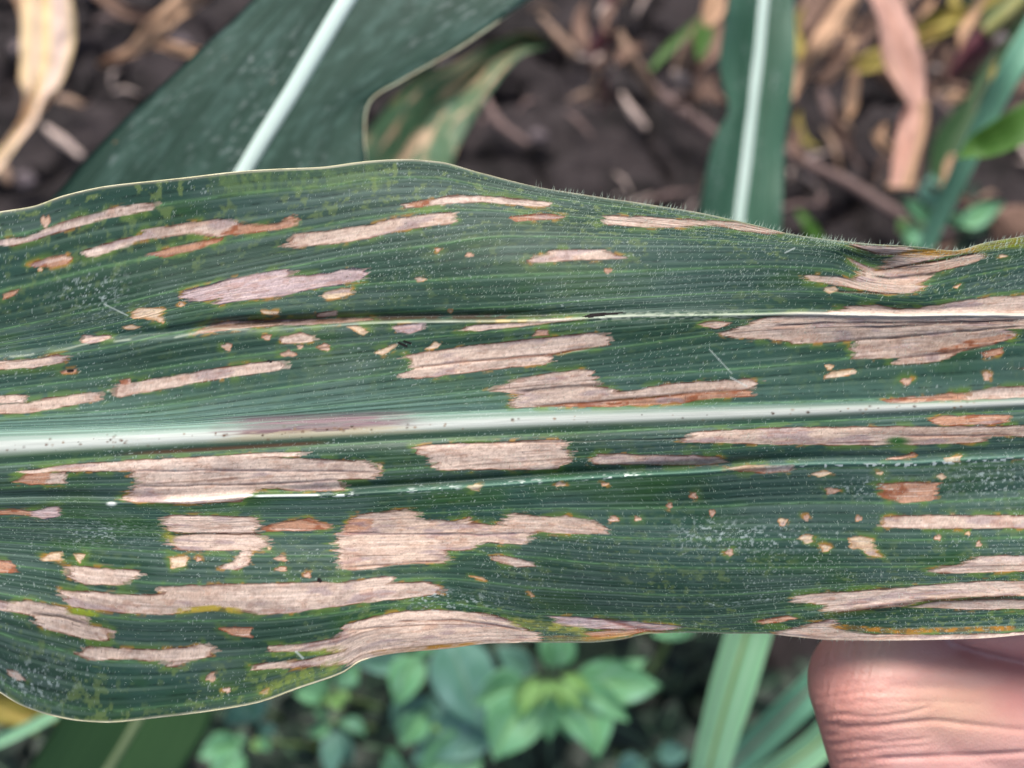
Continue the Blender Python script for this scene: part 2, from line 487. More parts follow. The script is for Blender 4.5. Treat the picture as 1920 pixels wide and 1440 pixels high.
K = {'T': (lin('dec8b8'), lin('5c3826'), 2.6), 'R': (lin('b4876c'), lin('7a4022'), 2.6),
     'B': (lin('8a7464'), lin('40301f'), 2.4), 'S': (lin('c8a68e'), lin('8a5a38'), 2.0), 'P': (lin('d8c0a0'), lin('a87848'), 2.0), 'G': (lin('c2acab'), lin('4c3c4a'), 3.2)}

def poly_dist(pts, x, y):
    """signed distance (+ inside)"""
    p = np.asarray(pts, float)
    d2 = np.full(x.shape, 1e12)
    ins = np.zeros(x.shape, bool)
    for i in range(len(p)):
        a, b = p[i], p[(i + 1) % len(p)]
        ex, ey = b - a
        wx, wy = x - a[0], y - a[1]
        t = np.clip((wx * ex + wy * ey) / (ex * ex + ey * ey + 1e-9), 0, 1)
        d2 = np.minimum(d2, (wx - t * ex) ** 2 + (wy - t * ey) ** 2)
        c = (a[1] > y) != (b[1] > y)
        with np.errstate(divide='ignore', invalid='ignore'):
            ins ^= c & (x < ex * (y - a[1]) / (ey if ey else 1e-9) + a[0])
    return np.where(ins, 1, -1) * np.sqrt(d2)

def build_main_leaf():
    STEP = 1.5
    core = np.arange(-45, 1966, STEP)
    def outward(lim):
        g, s, o = STEP, 0, []
        while s < lim:
            g = min(g * 1.18, 45)
            s += g
            o.append(s)
        return np.array(o)
    ol, orr = outward(1500), outward(2900)
    xs = np.concatenate([(core[0] - ol)[::-1], core, core[-1] + orr])
    nx = len(xs)
    xc = np.clip(xs, 0, 1920)
    mid = g_mid(xs) + np.where(xs < 0, xs * -0.05, 0) + np.where(xs > 1920, (xs - 1920) * -0.045, 0)
    tl, tr = np.clip(-xs / 1600, 0, 1), np.clip((xs - 1920) / 2950, 0, 1)
    taper = (1 - 0.62 * sstep(0, 1, tl)) * np.sqrt(np.clip(1 - tr ** 1.7, 0.0002, 1))
    hw = g_hw(xs)
    rows = [curve(g)(xs) for g in (g_top, g_v1, g_v3, g_m1, g_m2, g_m3)]
    low = [curve(g)(xs) for g in (g_L, g_h1, g_h2, g_bot)]
    G = np.array(rows + [g_mid(xs) - hw, g_mid(xs) + hw] + low)          # (12, nx)
    for k in range(1, len(G)):
        G[k] = np.maximum(G[k], G[k - 1] + 1.5)
    U = g_U(xs)
    Lf = curve(g_L)(xs)
    sh = mid + (G - g_mid(xs)) * taper
    U = mid + (U - g_mid(xs)) * taper
    Lf = mid + (Lf - g_mid(xs)) * taper
    hw = hw * taper
    tk = np.concatenate([[0], np.cumsum(np.diff(G, axis=1 - 1).mean(1))])
    ny = int(tk[-1] / 1.45)
    tt = np.unique(np.concatenate([np.linspace(0, tk[-1], ny), [tk[6], tk[7]]]))
    ny = len(tt)
    Y = pchip(tk, sh, tt).T                                             # (nx, ny)
    X = np.repeat(xs[:, None], ny, 1)
    S = np.repeat(tt[None], nx, 0)
    i_top, i_bot = int(np.argmin(abs(tt - tk[6]))), int(np.argmin(abs(tt - tk[7])))
    md, hwc, Uc, Lc = mid[:, None], hw[:, None], U[:, None], Lf[:, None]

    # ---------------- relief in millimetres towards the viewer
    m = (Y - md) / hwc
    h = 0.32 * np.exp(-(np.abs(m) / 0.95) ** 2.2)
    h += -0.16 * np.exp(-((Y - md - hwc - 7) / 9) ** 2) - 0.15 * np.exp(-((Y - md + hwc + 8) / 9) ** 2)
    h += 0.5 * np.exp(-((Y - md - hwc - 30) / 26) ** 2)
    dU = Y - Uc
    aU = np.interp(xs, [0, 200, 380, 480, 700, 1000, 1150, 1300, 1500, 1900], [0.08, 0.15, 1.0, 1.7, 1.2, 0.7, 0.4, 0.12, 0.10, 0.15])[:, None]
    h += -aU * np.exp(-((dU + 10) / 9) ** 2) + (0.10 + 0.30 * sstep(500, 760, X)) * np.exp(-(dU / 5) ** 2)
    h += 0.5 * np.exp(-((dU - 14) / 26) ** 2)
    dL = Y - Lc
    aL = np.interp(xs, [0, 120, 260, 420, 640, 760, 1300, 1480, 1700, 1920], [0.5, 0.7, 0.5, 0.15, 0.6, 1.0, 1.0, 0.5, 0.35, 0.2])[:, None]
    h += -aL * np.exp(-((dL + 11) / 9) ** 2) + 0.40 * np.exp(-(dL / 6) ** 2)
    h += -0.55 * np.exp(-((dL - 70) / 42) ** 2) + 0.5 * np.exp(-((dL - 190) / 60) ** 2) + 0.2 * np.exp(-((dU + 95) / 50) ** 2)
    # broad waves of the blade and its margins
    top, bot = sh[0][:, None], sh[-1][:, None]
    eT, eB = np.clip((md - Y) / (md - top), 0, 1), np.clip((Y - md) / (bot - md), 0, 1)
    h += eT ** 2 * (0.7 * np.sin(X / 230 + 0.4) - 0.35) + eB ** 2 * (2.6 * np.sin(X / 190 + 3.6) - 1.0)
    h += 1.3 * np.sin(X / 330 + Y / 160) * (eT + eB) + 0.8 * np.sin(X / 120 - Y / 70 + 1.0) * (eT * (1 - eT) + eB * (1 - eB)) * 2
    h += -2.6 * np.exp(-((X - 60) / 190) ** 2) * sstep(1120, 1340, Y)
    h += -2.2 * sstep(0.35, 1, eB) * np.exp(-((X - 1060) / 140) ** 2) + 0.9 * np.exp(-((X - 800) / 130) ** 2 - ((Y - 1190) / 36) ** 2)
    h += -0.9 * np.exp(-((X - 1668) / 62) ** 2 - ((Y - 504 - (X - 1668) * 0.16) / 17) ** 2) + 0.9 * np.exp(-((X - 1640) / 90) ** 2 - ((Y - 462) / 13) ** 2)
    h += 0.8 * np.exp(-((X - 1690) / 130) ** 2 - ((Y - 557) / 26) ** 2)
    fold = np.interp(xs, [0, 1480, 1560, 1640, 1720, 1800, 1920], [1158, 1160, 1150, 1139, 1128, 1122, 1118])[:, None]
    h += sstep(1440, 1600, X) * (0.35 * np.exp(-((Y - fold) / 7) ** 2) - 0.7 * sstep(0, 55, Y - fold))
    # veins and the fine furrows between them
    px_v = S + 1.5 * (fbm(X / 400, S / 60, 77, 2) - 0.5)
    ph = (px_v / 46.0) % 1.0
    major = np.exp(-((ph - 0.5) / 0.036) ** 2)
    ph2 = (px_v / 11.5) % 1.0
    dash = noise(X / 16, np.floor(px_v / 11.5) * 3.7, 5)
    minor = np.exp(-((ph2 - 0.02) / 0.16) ** 2) + np.exp(-((ph2 - 1.02) / 0.16) ** 2)
    off = sstep(0.9, 1.4, np.abs(m))
    h += off * (0.035 * major - 0.006 * minor * (0.5 + dash))
    h += 0.05 * (fbm(X / 40, S / 14, 8, 3) - 0.5) * off

    # ---------------- pigment, with a sky sheen painted in
    def mixc(c, f, d):
        return c + np.clip(f, 0, 1)[..., None] * (np.asarray(d) - c)
    big = fbm(X / 260, S / 90, 11, 3)
    fine = fbm(X / 30, S / 3.2, 12, 3)
    c = np.zeros(X.shape + (3,)) + np.array(lin('294534'))
    lines = fbm(X / 700, S / 2.2, 13, 2)
    c = mixc(c, sstep(0.35, 0.7, big) * 0.7, lin('2f4d43'))
    c = mixc(c, sstep(0.55, 0.8, fbm(X / 150, S / 60, 14, 3)) * 0.8, lin('2a4c20'))
    sheen = sstep(0.38, 0.62, fbm(X / 210 + 3, S / 70, 16, 3))
    c = mixc(c, sheen * (0.25 + 0.75 * sstep(0.40, 0.62, lines)) * 0.5, lin('576862'))  # bluish sky reflection painted into the leaf colour as stripes
    c *= (0.87 + 0.26 * fine)[..., None]
    c *= (1 + 0.28 * (lines - 0.5) * off)[..., None]
    c = mixc(c, major * 0.70 * (0.55 + 0.6 * fbm(X / 90, S / 46, 15, 2)), lin('6d9866'))
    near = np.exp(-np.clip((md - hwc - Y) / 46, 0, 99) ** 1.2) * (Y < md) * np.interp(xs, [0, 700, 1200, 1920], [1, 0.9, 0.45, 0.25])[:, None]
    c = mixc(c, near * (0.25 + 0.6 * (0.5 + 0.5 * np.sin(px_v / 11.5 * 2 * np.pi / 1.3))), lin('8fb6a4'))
    c = mixc(c, np.exp(-((ph2 - 0.30) / 0.13) ** 2) * 0.30 * off * noise(X / 120, np.floor(px_v / 11.5) * 2.1, 6), lin('86a28c'))
    mn2 = np.exp(-((ph2 - 0.02) / 0.12) ** 2) + np.exp(-((ph2 - 1.02) / 0.12) ** 2)
    c = mixc(c, mn2 * np.clip(dash * 2.2 - 0.4, 0, 1) * (0.55 + 0.45 * sstep(0.3, 0.7, noise(X / 5, np.floor(px_v / 11.5) * 5.1, 7))) * 0.58 * off, lin('0c1c15'))
    # yellowing specks and flecks, thicker towards the margins
    edge = np.clip(np.maximum(eT, eB), 0, 1) ** 3
    yl = sstep(0.60 - 0.05 * 1, 0.74, fbm(X / 13, S / 7, 19, 3)) * (0.15 + 0.85 * edge) * sstep(0.35, 0.6, fbm(X / 160, S / 60, 23, 2))
    c = mixc(c, yl * 0.55, lin('7f9250'))

    slope = np.gradient(Y, axis=0) / np.gradient(xs)[:, None]
    rag = noise(X / 60, S / 2.4, 31) + 0.8 * noise(X / 40, S / 6.5, 32) - 0.9
    rag2 = noise(X / 30, S / 1.8, 41) + 0.8 * noise(X / 50, S / 4.5, 42) - 0.9
    wob = (fbm(X / 20, S / 11, 33, 3) - 0.5) * 6.0
    st1, st2 = fbm(X / 90, S / 2.4, 35, 3), fbm(X / 26, S / 11, 36, 3)
    grain = noise(X / 2.2, S / 2.0, 37)
    items = []
    for ln in LES.strip().splitlines():
        f = ln.split()
        items.append((f[0], [tuple(map(float, q.split(','))) for q in f[1:]]))
    for kd, x, y, rx, ry in SPOTS:
        th = np.linspace(0, 2 * np.pi, 12, endpoint=False)
        rr = 1 + 0.22 * np.sin(3 * th + x) + 0.15 * np.sin(5 * th + y)
        items.append((kd, [(x + rx * r * math.cos(t), y + ry * r * math.sin(t)) for t, r in zip(th, rr)]))
    dead = np.zeros(X.shape)
    rng = np.random.RandomState(4)
    work = []
    for n, (kd, pts) in enumerate(items):
        p = np.array(pts)
        x0, x1, y0, y1 = p[:, 0].min(), p[:, 0].max(), p[:, 1].min(), p[:, 1].max()
        if x0 <= 0: p[:, 0] = np.where(p[:, 0] <= 0, -70 - 260 * rng.rand(), p[:, 0])
        if x1 >= 1920: p[:, 0] = np.where(p[:, 0] >= 1920, 2000 + 300 * rng.rand(), p[:, 0])
        x0, x1 = p[:, 0].min(), p[:, 0].max()
        i0, i1 = np.searchsorted(xs, x0 - 45), np.searchsorted(xs, x1 + 45)
        blk = (slice(i0, i1), slice(None))
        yy = Y[blk]
        cols = np.where(((yy > y0 - 40) & (yy < y1 + 40)).any(0))[0]
        if len(cols) == 0:
            continue
        blk = (slice(i0, i1), slice(cols[0], cols[-1] + 1))
        size = min(x1 - x0, 4 * (y1 - y0))
        rx = min(17.0, size * 0.14)
        wq = min(1.0, (y1 - y0) / 14.0)
        dx_ = rx * rag[blk] * 1.25
        d = poly_dist(p, X[blk] + dx_, Y[blk] + slope[blk] * dx_ + wob[blk] * 0.5 * wq)
        dx2 = rx * 1.5 * rag2[blk] - 0.25 * rx
        d2 = poly_dist(p, X[blk] + dx2, Y[blk] + slope[blk] * dx2 + wob[blk] * 0.8 * wq)
        work.append((kd, blk, d, y1 - y0, d2))
    for kd, blk, d, hgt, d2 in work:          # yellowing round the dead tissue
        halo = sstep(-17, -1, d) * sstep(0.45, 0.64, fbm(X[blk] / 34, S[blk] / 16, 51, 3)) * (0.9 if hgt > 12 else 0.5)
        c[blk] = mixc(c[blk], halo * 0.6, lin('64802f'))
        hal2 = sstep(-9, 0, d) * sstep(0.60, 0.74, fbm(X[blk] / 26 + 9, S[blk] / 10, 53, 3))
        c[blk] = mixc(c[blk], hal2 * 0.8, lin('a87a30'))
    for kd, blk, d, hgt, d2 in work:          # brown rims
        fillc, rim, w = K[kd]
        nr = 0.3 + 0.9 * sstep(0.35, 0.65, fbm(X[blk] / 30, S[blk] / 12, 55, 3))
        c[blk] = mixc(c[blk], sstep(-w, -w * 0.2, np.minimum(d, d2 + 3)) * nr * 0.9, rim)
    for kd, blk, d, hgt, d2 in work:
        fillc, rim, w = K[kd]
        q = np.zeros(d.shape + (3,)) + np.array(fillc)
        if kd == 'T':
            t_ = rng.rand()
            east = sstep(900, 1500, X[blk])  # dead tissue painted darker and tanner to the right, where light is weaker
            q = mixc(q, np.full(d.shape, 0.4 * t_) , lin('c9ab8e'))
            q = q * (1.0 - 0.08 * rng.rand() - 0.10 * east)[..., None]
            q = mixc(q, (0.2 + 0.35 * east) * sstep(0.46, 0.66, fbm(X[blk] / 110, S[blk] / 22, 300 + int(99 * t_), 3)), lin('b79a84'))
            q = mixc(q, 0.45 * sstep(0.54, 0.68, fbm(X[blk] / 60, S[blk] / 14, 400 + int(99 * t_), 3)), lin('96857c'))
        a, b, g = st1[blk], st2[blk], grain[blk]
        q = mixc(q, sstep(0.52, 0.72, a) * 0.36, lin('a8928a') if kd != 'R' else lin('d0a890'))
        q = mixc(q, sstep(0.55, 0.75, 1 - a) * 0.5, lin('e6d0c2'))
        q = mixc(q, sstep(0.56, 0.72, b) * (0.25 if kd != 'R' else 0.85), lin('b08a76') if kd != 'R' else lin('8e4f30'))
        q = mixc(q, sstep(0.58, 0.74, fbm(X[blk] / 70 + 7, S[blk] / 16, 61, 3)) * 0.7, lin('a08c8c'))
        q = mixc(q, sstep(0.62, 0.72, fbm(X[blk] / 30 + 3, S[blk] / 9, 63, 3)) * 0.26, lin('a0623e'))
        ln2 = np.exp(-((ph[blk] - 0.5) / 0.030) ** 2) * sstep(0.40, 0.62, noise(X[blk] / 70, np.floor(px_v[blk] / 46) * 2.3, 65))
        q = mixc(q, ln2 * 0.55, lin('5a3d30'))
        ln3 = np.exp(-((ph2[blk] - 0.5) / 0.10) ** 2) * sstep(0.60, 0.8, noise(X[blk] / 40, np.floor(px_v[blk] / 11.5) * 1.9, 66))
        q = mixc(q, ln3 * 0.22, lin('856656'))
        q *= (0.84 + 0.32 * g)[..., None]
        q = mixc(q, sstep(0.55, 0.72, fbm(X[blk] / 9, S[blk] / 5, 62, 2)) * 0.28, lin('8a6a5c'))
        q = mixc(q, (noise(X[blk] / 3.4, S[blk] / 2.6, 67) > 0.93) * 0.45, lin('4a342c'))
        q = mixc(q, sstep(3.0, 0.2, np.minimum(d, d2)) * (0.05 + 0.38 * sstep(0.4, 0.65, fbm(X[blk] / 22, S[blk] / 9, 68, 2))), lin('8e5a40') if kd != 'P' else lin('b98a58'))
        mk = 0.5 * sstep(-0.9, 1.2, d) + 0.5 * sstep(-0.9, 1.2, d2)
        c[blk] = mixc(c[blk], mk, q)
        dead[blk] = np.maximum(dead[blk], mk)
    def ell(x, y, rx, ry, k=1.0):
        return np.exp(-(((X - x) / rx) ** 2 + ((Y - y) / ry) ** 2) ** 2 * k)
    c = mixc(c, ell(1683, 827, 23, 9), lin('35602c'))
    dead *= 1 - ell(1683, 827, 23, 9)
    # dark seams in the dead tissue
    def seam(pts, w, amt, col):
        nonlocal c, h
        p = np.array(pts, float)
        yc = np.interp(xs, p[:, 0], p[:, 1])[:, None]
        on = sstep(p[0, 0] - 10, p[0, 0] + 25, X) * sstep(p[-1, 0] + 10, p[-1, 0] - 25, X)
        f = np.exp(-((Y - yc + 2.0 * (noise(X / 25, X * 0, 71) - 0.5)) / w) ** 2) * on * (0.55 + 0.6 * noise(X / 22, S / 5, 72))
        c = mixc(c, f * amt, col)
        h -= 0.14 * f
    dk, br = lin('2c1d1c'), lin('6a3a22')
    seam([(770, 690), (900, 676), (1040, 664), (1110, 652)], 2.2, 0.8, br)
    seam([(965, 735), (1050, 727), (1140, 722)], 3.2, 0.9, dk)
    seam([(1000, 762), (1150, 752), (1290, 738), (1420, 730)], 2.6, 0.8, br)
    seam([(1440, 612), (1560, 605), (1700, 606), (1920, 603)], 2.5, 0.75, lin('4a3436'))
    seam([(1600, 615), (1700, 612), (1760, 607), (1920, 600)], 3.2, 0.7, lin('54403c'))
    seam([(1560, 640), (1700, 632), (1800, 622), (1920, 612)], 2.0, 0.8, dk)
    seam([(1690, 672), (1780, 662), (1870, 645)], 2.2, 0.75, lin('553a34'))
    seam([(1640, 508), (1690, 500), (1760, 490), (1850, 470)], 2.2, 0.9, lin('4c2c1e'))
    seam([(1630, 518), (1670, 521), (1760, 514)], 3.0, 0.9, lin('241a1a'))
    seam([(1590, 460), (1640, 475), (1690, 476), (1760, 470)], 2.2, 0.7, lin('5c4434'))
    seam([(1560, 545), (1640, 550), (1700, 552)], 2.0, 0.7, lin('6a4a30'))
    seam([(310, 1002), (400, 1001), (490, 1000)], 2.2, 0.8, dk)
    seam([(640, 1000), (800, 1002), (900, 1003), (985, 1000)], 2.0, 0.6, lin('6b5560'))
    seam([(640, 1066), (760, 1056), (840, 1052)], 2.0, 0.5, br)
    seam([(60, 1150), (110, 1155), (165, 1172)], 2.4, 0.85, lin('2a201c'))
    seam([(245, 884), (480, 882), (700, 886)], 1.8, 0.6, lin('6b5258'))
    seam([(250, 913), (480, 908), (640, 900)], 2.2, 0.75, lin('5a4440'))
    seam([(1540, 1150), (1640, 1140), (1720, 1127), (1920, 1118)], 4.5, 0.9, lin('3a2216'))
    seam([(1130, 1162), (1200, 1180), (1260, 1186)], 5, 0.7, lin('7c3c2c'))
    seam([(740, 1165), (850, 1163), (930, 1172), (985, 1184)], 2.0, 0.8, lin('6a4434'))
    seam([(650, 1184), (720, 1176), (800, 1172)], 2.0, 0.6, lin('7a5a4a'))
    seam([(1680, 818), (1760, 818), (1900, 816)], 2.0, 0.6, lin('8a4a34'))
    seam([(800, 834), (900, 831), (1050, 829), (1300, 822)], 1.6, 0.4, lin('3a2418'))
    # orange yellowing along parts of the margin and folds
    def tint(pts, w, amt, col, sc=30):
        nonlocal c
        p = np.array(pts, float)
        yc = np.interp(xs, p[:, 0], p[:, 1])[:, None]
        on = sstep(p[0, 0] - 14, p[0, 0] + 14, X) * sstep(p[-1, 0] + 14, p[-1, 0] - 14, X)
        f = sstep(1.25, 0.55, np.abs(Y - yc) / w) * on * (0.35 + 0.9 * sstep(0.35, 0.65, fbm(X / sc, S / 8, 75, 3)))
        c = mixc(c, f * amt, col)
    tint([(1690, 476), (1760, 474), (1830, 466), (1920, 450)], 7, 0.9, lin('b5842e'))
    tint([(1830, 462), (1880, 456), (1930, 452)], 12, 0.8, lin('7e8a26'))
    tint([(1030, 1197), (1100, 1198), (1180, 1191)], 6, 0.5, lin('b88a44'))
    tint([(960, 1166), (1040, 1176), (1100, 1184)], 9, 0.7, lin('9a9a4c'), 12)
    tint([(1560, 1174), (1680, 1183), (1900, 1178)], 5, 0.75, lin('a8762a'), 12)
    tint([(700, 1225), (800, 1215), (900, 1206)], 5, 0.8, lin('b0803a'))
    tint([(600, 1222), (640, 1216)], 7, 0.8, lin('92903a'), 14)
    tint([(500, 1228), (620, 1224)], 5, 0.7, lin('6c8238'), 14)
    tint([(130, 1146), (185, 1150)], 7, 0.9, lin('8c9a30'), 14)
    tint([(330, 1146), (400, 1140), (450, 1146)], 6, 0.9, lin('a8943c'), 14)
    tint([(310, 1000), (325, 1012)], 10, 0.8, lin('9a9436'), 14)
    tint([(900, 603), (1000, 602)], 4, 0.8, lin('c2a050'), 14)
    tint([(480, 1300), (560, 1275), (640, 1245)], 16, 0.42, lin('86963f'), 9)
    tint([(400, 345), (560, 335), (720, 330)], 26, 0.28, lin('76924a'), 8)
    # pale crease lines where the blade is folded and scuffed
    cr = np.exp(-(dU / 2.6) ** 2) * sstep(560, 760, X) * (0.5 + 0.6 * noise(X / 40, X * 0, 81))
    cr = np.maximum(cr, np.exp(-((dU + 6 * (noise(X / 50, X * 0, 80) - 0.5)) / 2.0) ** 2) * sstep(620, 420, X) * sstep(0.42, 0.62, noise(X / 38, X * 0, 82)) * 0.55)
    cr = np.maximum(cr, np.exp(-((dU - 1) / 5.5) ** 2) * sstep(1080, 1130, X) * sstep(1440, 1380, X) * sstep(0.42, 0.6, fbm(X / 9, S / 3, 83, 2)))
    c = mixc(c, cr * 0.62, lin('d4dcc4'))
    c = mixc(c, np.exp(-((dU + 8) / 6) ** 2) * sstep(360, 420, X) * sstep(1120, 900, X) * sstep(0.25, 0.5, fbm(X / 30, S / 6, 84, 3)) * 0.85, lin('4a382c'))  # dark brown painted in as shadow along the fold's valley
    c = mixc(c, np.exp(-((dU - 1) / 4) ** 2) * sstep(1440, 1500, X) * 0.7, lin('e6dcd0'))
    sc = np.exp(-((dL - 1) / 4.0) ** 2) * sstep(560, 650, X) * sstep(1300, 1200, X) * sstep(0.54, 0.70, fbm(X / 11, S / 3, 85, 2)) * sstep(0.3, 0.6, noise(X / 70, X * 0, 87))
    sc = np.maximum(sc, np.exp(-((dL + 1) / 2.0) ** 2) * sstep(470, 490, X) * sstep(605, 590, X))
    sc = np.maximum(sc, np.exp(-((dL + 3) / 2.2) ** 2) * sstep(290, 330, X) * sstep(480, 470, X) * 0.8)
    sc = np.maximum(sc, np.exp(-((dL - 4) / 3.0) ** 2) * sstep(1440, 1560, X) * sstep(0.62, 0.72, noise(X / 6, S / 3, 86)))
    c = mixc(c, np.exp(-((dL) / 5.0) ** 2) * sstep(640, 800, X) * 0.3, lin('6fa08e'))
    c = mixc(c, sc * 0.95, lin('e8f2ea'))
    c = mixc(c, ell(209, 945, 9, 4), lin('eef2e8'))
    # the pale midrib
    am = np.abs(m)
    core_m = sstep(1.5, 0.15, np.where(m < 0, am, am * 1.2) + 0.30 * (fbm(X / 130, S / 2.2, 97, 2) - 0.5))
    rib = np.zeros(c.shape) + np.array(lin('cdd2c8'))
    rib = mixc(rib, sstep(0.1, 0.95, m) * np.interp(xs, [0, 900, 1920], [0.95, 0.75, 0.5])[:, None], lin('56774c'))  # green lower edge also paints in the rib's rounded shading
    rib = mixc(rib, sstep(0.25, 0.9, -m) * (0.5 + 0.5 * sstep(0.4, 0.6, fbm(X / 300, S / 2.0, 98, 2))) * 0.8, lin('86a894'))
    rib = rib * np.interp(xs, [0, 700, 1100, 1920], [1, 0.98, 0.86, 0.74])[:, None, None]
    rib *= (0.84 + 0.32 * fbm(X / 70, S / 1.6, 91, 2))[..., None]
    pur = sstep(380, 470, X + 60 * (rag)) * sstep(825, 700, X + 60 * rag)
    rib = mixc(rib, pur * sstep(0.25, -0.35, m + 0.5 * (fbm(X / 60, S / 5, 92, 3) - 0.5)) * 0.92, lin('84666c'))
    rib = mixc(rib, pur * sstep(0.70, 0.2, np.abs(m - 0.25)) * 0.6, lin('b8a67c'))
    rib = mixc(rib, pur * sstep(0.56, 0.68, fbm(X / 50, S / 4, 93, 3)) * 0.6 * (m < 0.1), lin('6a4a5a'))
    sp_ = sstep(0.79, 0.87, noise(X / 7.5, S / 4.0, 95)) * sstep(0.42, 0.6, fbm(X / 60, S / 12, 96, 2))
    for q_ in range(95):
        xx0 = rng.uniform(-20, 1900)
        mm0 = np.clip(rng.normal(-0.05, 0.33), -0.8, 0.7)
        if q_ % 3 == 0: xx0 = rng.uniform(0, 700)
        yy0 = np.interp(xx0, xs, mid) + mm0 * np.interp(xx0, xs, hw)
        i0, i1 = np.searchsorted(xs, [xx0 - 12, xx0 + 12])
        rr0 = rng.uniform(1.1, 2.9)
        dd = np.exp(-(((X[i0:i1] - xx0) / (rr0 * 1.3)) ** 2 + ((Y[i0:i1] - yy0) / rr0) ** 2) ** 1.5 + 0.8 * (grain[i0:i1] - 0.5))
        rib[i0:i1] = mixc(rib[i0:i1], dd * rng.uniform(0.35, 0.85), lin(('6a4a34', '4a3426', '8a6a4a')[q_ % 3]))
    core_m = np.maximum(core_m, pur * sstep(-2.1, -1.4, m) * (m < 0) * (0.5 + 0.5 * sstep(0.35, 0.6, fbm(X / 90, S / 2.5, 94, 3))))
    c = mixc(c, core_m, rib)
    c = mixc(c, np.exp(-((m - 1.25) / 0.22) ** 2) * sstep(180, 320, X) * sstep(640, 560, X) * 0.8, lin('5a3a24'))
    # dust, scratches and a few dark specks
    dn = sstep(0.40, 0.7, fbm(X / 120, S / 70, 101, 3))
    r1 = noise(X / 2.6, S / 1.9, 102)
    c = mixc(c, (r1 > 0.925 - 0.06 * dn) * (0.12 + 0.18 * dn) * (1 - 0.6 * dead), lin('c9d6cf'))
    patch = sum(np.exp(-(((X - a) / b) ** 2 + ((Y - d) / e) ** 2)) for a, d, b, e in
                [(170, 545, 60, 40), (860, 1128, 80, 18), (1440, 1010, 70, 26), (1330, 1000, 60, 26), (1860, 900, 90, 30), (1340, 1132, 45, 6), (1440, 1122, 40, 5),
                 (190, 1000, 80, 22), (1620, 912, 60, 20), (820, 1125, 40, 14), (60, 1280, 70, 40), (330, 880, 10, 5)])
    c = mixc(c, sstep(0.55, 0.8, fbm(X / 6, S / 3, 103, 3)) * np.clip(patch, 0, 1) * 0.65, lin('b9c8c4'))
    for x0, y0, x1, y1, w in [(770, 644, 758, 640, 2.0), (748, 643, 762, 649, 2.2), (598, 1087, 600, 1089, 3.5), (503, 677, 508, 678, 2), (128, 696, 136, 695, 2.4)]:
        d = -poly_dist([(x0, y0), (x1, y1)], X[:, :], Y[:, :]) if False else None
        t = np.clip(((X - x0) * (x1 - x0) + (Y - y0) * (y1 - y0)) / ((x1 - x0) ** 2 + (y1 - y0) ** 2), 0, 1)
        dd = np.hypot(X - x0 - t * (x1 - x0), Y - y0 - t * (y1 - y0))
        c = mixc(c, sstep(w + 1, w - 0.5, dd), lin('1a1210'))
    for x0, y0, x1, y1, w in [(1330, 655, 1372, 700, 0.5), (195, 570, 240, 592, 0.7), (1490, 465, 1472, 474, 0.9), (555, 1222, 568, 1234, 1.8), (1370, 708, 1400, 724, 1.2)]:
        t = np.clip(((X - x0) * (x1 - x0) + (Y - y0) * (y1 - y0)) / ((x1 - x0) ** 2 + (y1 - y0) ** 2), 0, 1)
        dd = np.hypot(X - x0 - t * (x1 - x0), Y - y0 - t * (y1 - y0))
        c = mixc(c, sstep(w + 1, w - 0.5, dd) * 0.5, lin('d5e0d8'))
    # pale rim
    eg = np.minimum(Y - top, bot - Y)
    rimk = np.where(Y < md, np.interp(X, [0, 700, 900, 1920], [1, 1, 0.35, 0.2]), np.interp(X, [0, 620, 760, 1920], [1, 1, 0.3, 0.15]))
    c = mixc(c, sstep(3.4, 1.2, eg) * (0.5 + 0.5 * noise(X / 30, Y * 0, 121)) * rimk, lin('d8d2b4'))
    h += dead * off * (-0.06 + 0.05 * (st1 - 0.5) + 0.10 * (st2 - 0.5))
    c = np.clip(c, 0.004, 0.9)

    # ---------------- geometry
    gx = (xs - 960)
    droop = 0.00002 * np.clip(-xs - 60, 0, None) ** 1.15 + 0.00002 * np.clip(xs - 1980, 0, None) ** 1.2
    D = D0 - h * 0.001 + droop[:, None]
    D += 0.0035 * ((X - 900) / 1000) ** 2 * (np.abs(X - 960) < 1100) + 0.0035 * 1.2 * (np.abs(X - 960) >= 1100)
    V = P(X, Y, D)
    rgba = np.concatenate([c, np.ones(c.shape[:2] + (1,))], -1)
    rgh = np.stack([dead, core_m, patch], -1)
    hole = np.zeros((nx - 1, ny - 1), bool)
    xc2, yc2 = 0.5 * (X[1:, 1:] + X[:-1, :-1]), 0.5 * (Y[1:, 1:] + Y[:-1, :-1])
    hole = poly_dist([(1092, 594), (1108, 588), (1165, 585), (1176, 587), (1140, 591), (1104, 596)], xc2, yc2) > 0

    T = NT('diseased leaf')
    a1 = T.n('ShaderNodeAttribute', attribute_name='pigment')
    a2 = T.n('ShaderNodeAttribute', attribute_name='kind_mask')
    sp = T.n('ShaderNodeSeparateXYZ')
    T.l(a2.outputs['Vector'], sp.inputs[0])
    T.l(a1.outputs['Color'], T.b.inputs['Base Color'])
    tc = T.n('ShaderNodeTexCoord')
    nz = T.noise(tc.outputs['Object'], 900, 4.0)
    ro = T.math('ADD', 0.37, T.math('MULTIPLY', sp.outputs[0], 0.34))
    T.l(T.math('ADD', ro, T.math('MULTIPLY', nz, 0.16)), T.b.inputs['Roughness'])
    T.b.inputs['Specular IOR Level'].default_value = 0.30
    bp = T.n('ShaderNodeBump')
    bp.inputs['Strength'].default_value = 0.25
    bp.inputs['Distance'].default_value = 0.0001
    T.l(T.noise(tc.outputs['Object'], 3500, 3.0), bp.inputs['Height'])
    T.l(bp.outputs[0], T.b.inputs['Normal'])
    mat = T.m
    under = leaf_mat('leaf underside', lin('5f7f62'), lin('7a9472'), streak=(20, 30), rough=0.6, trans=0)
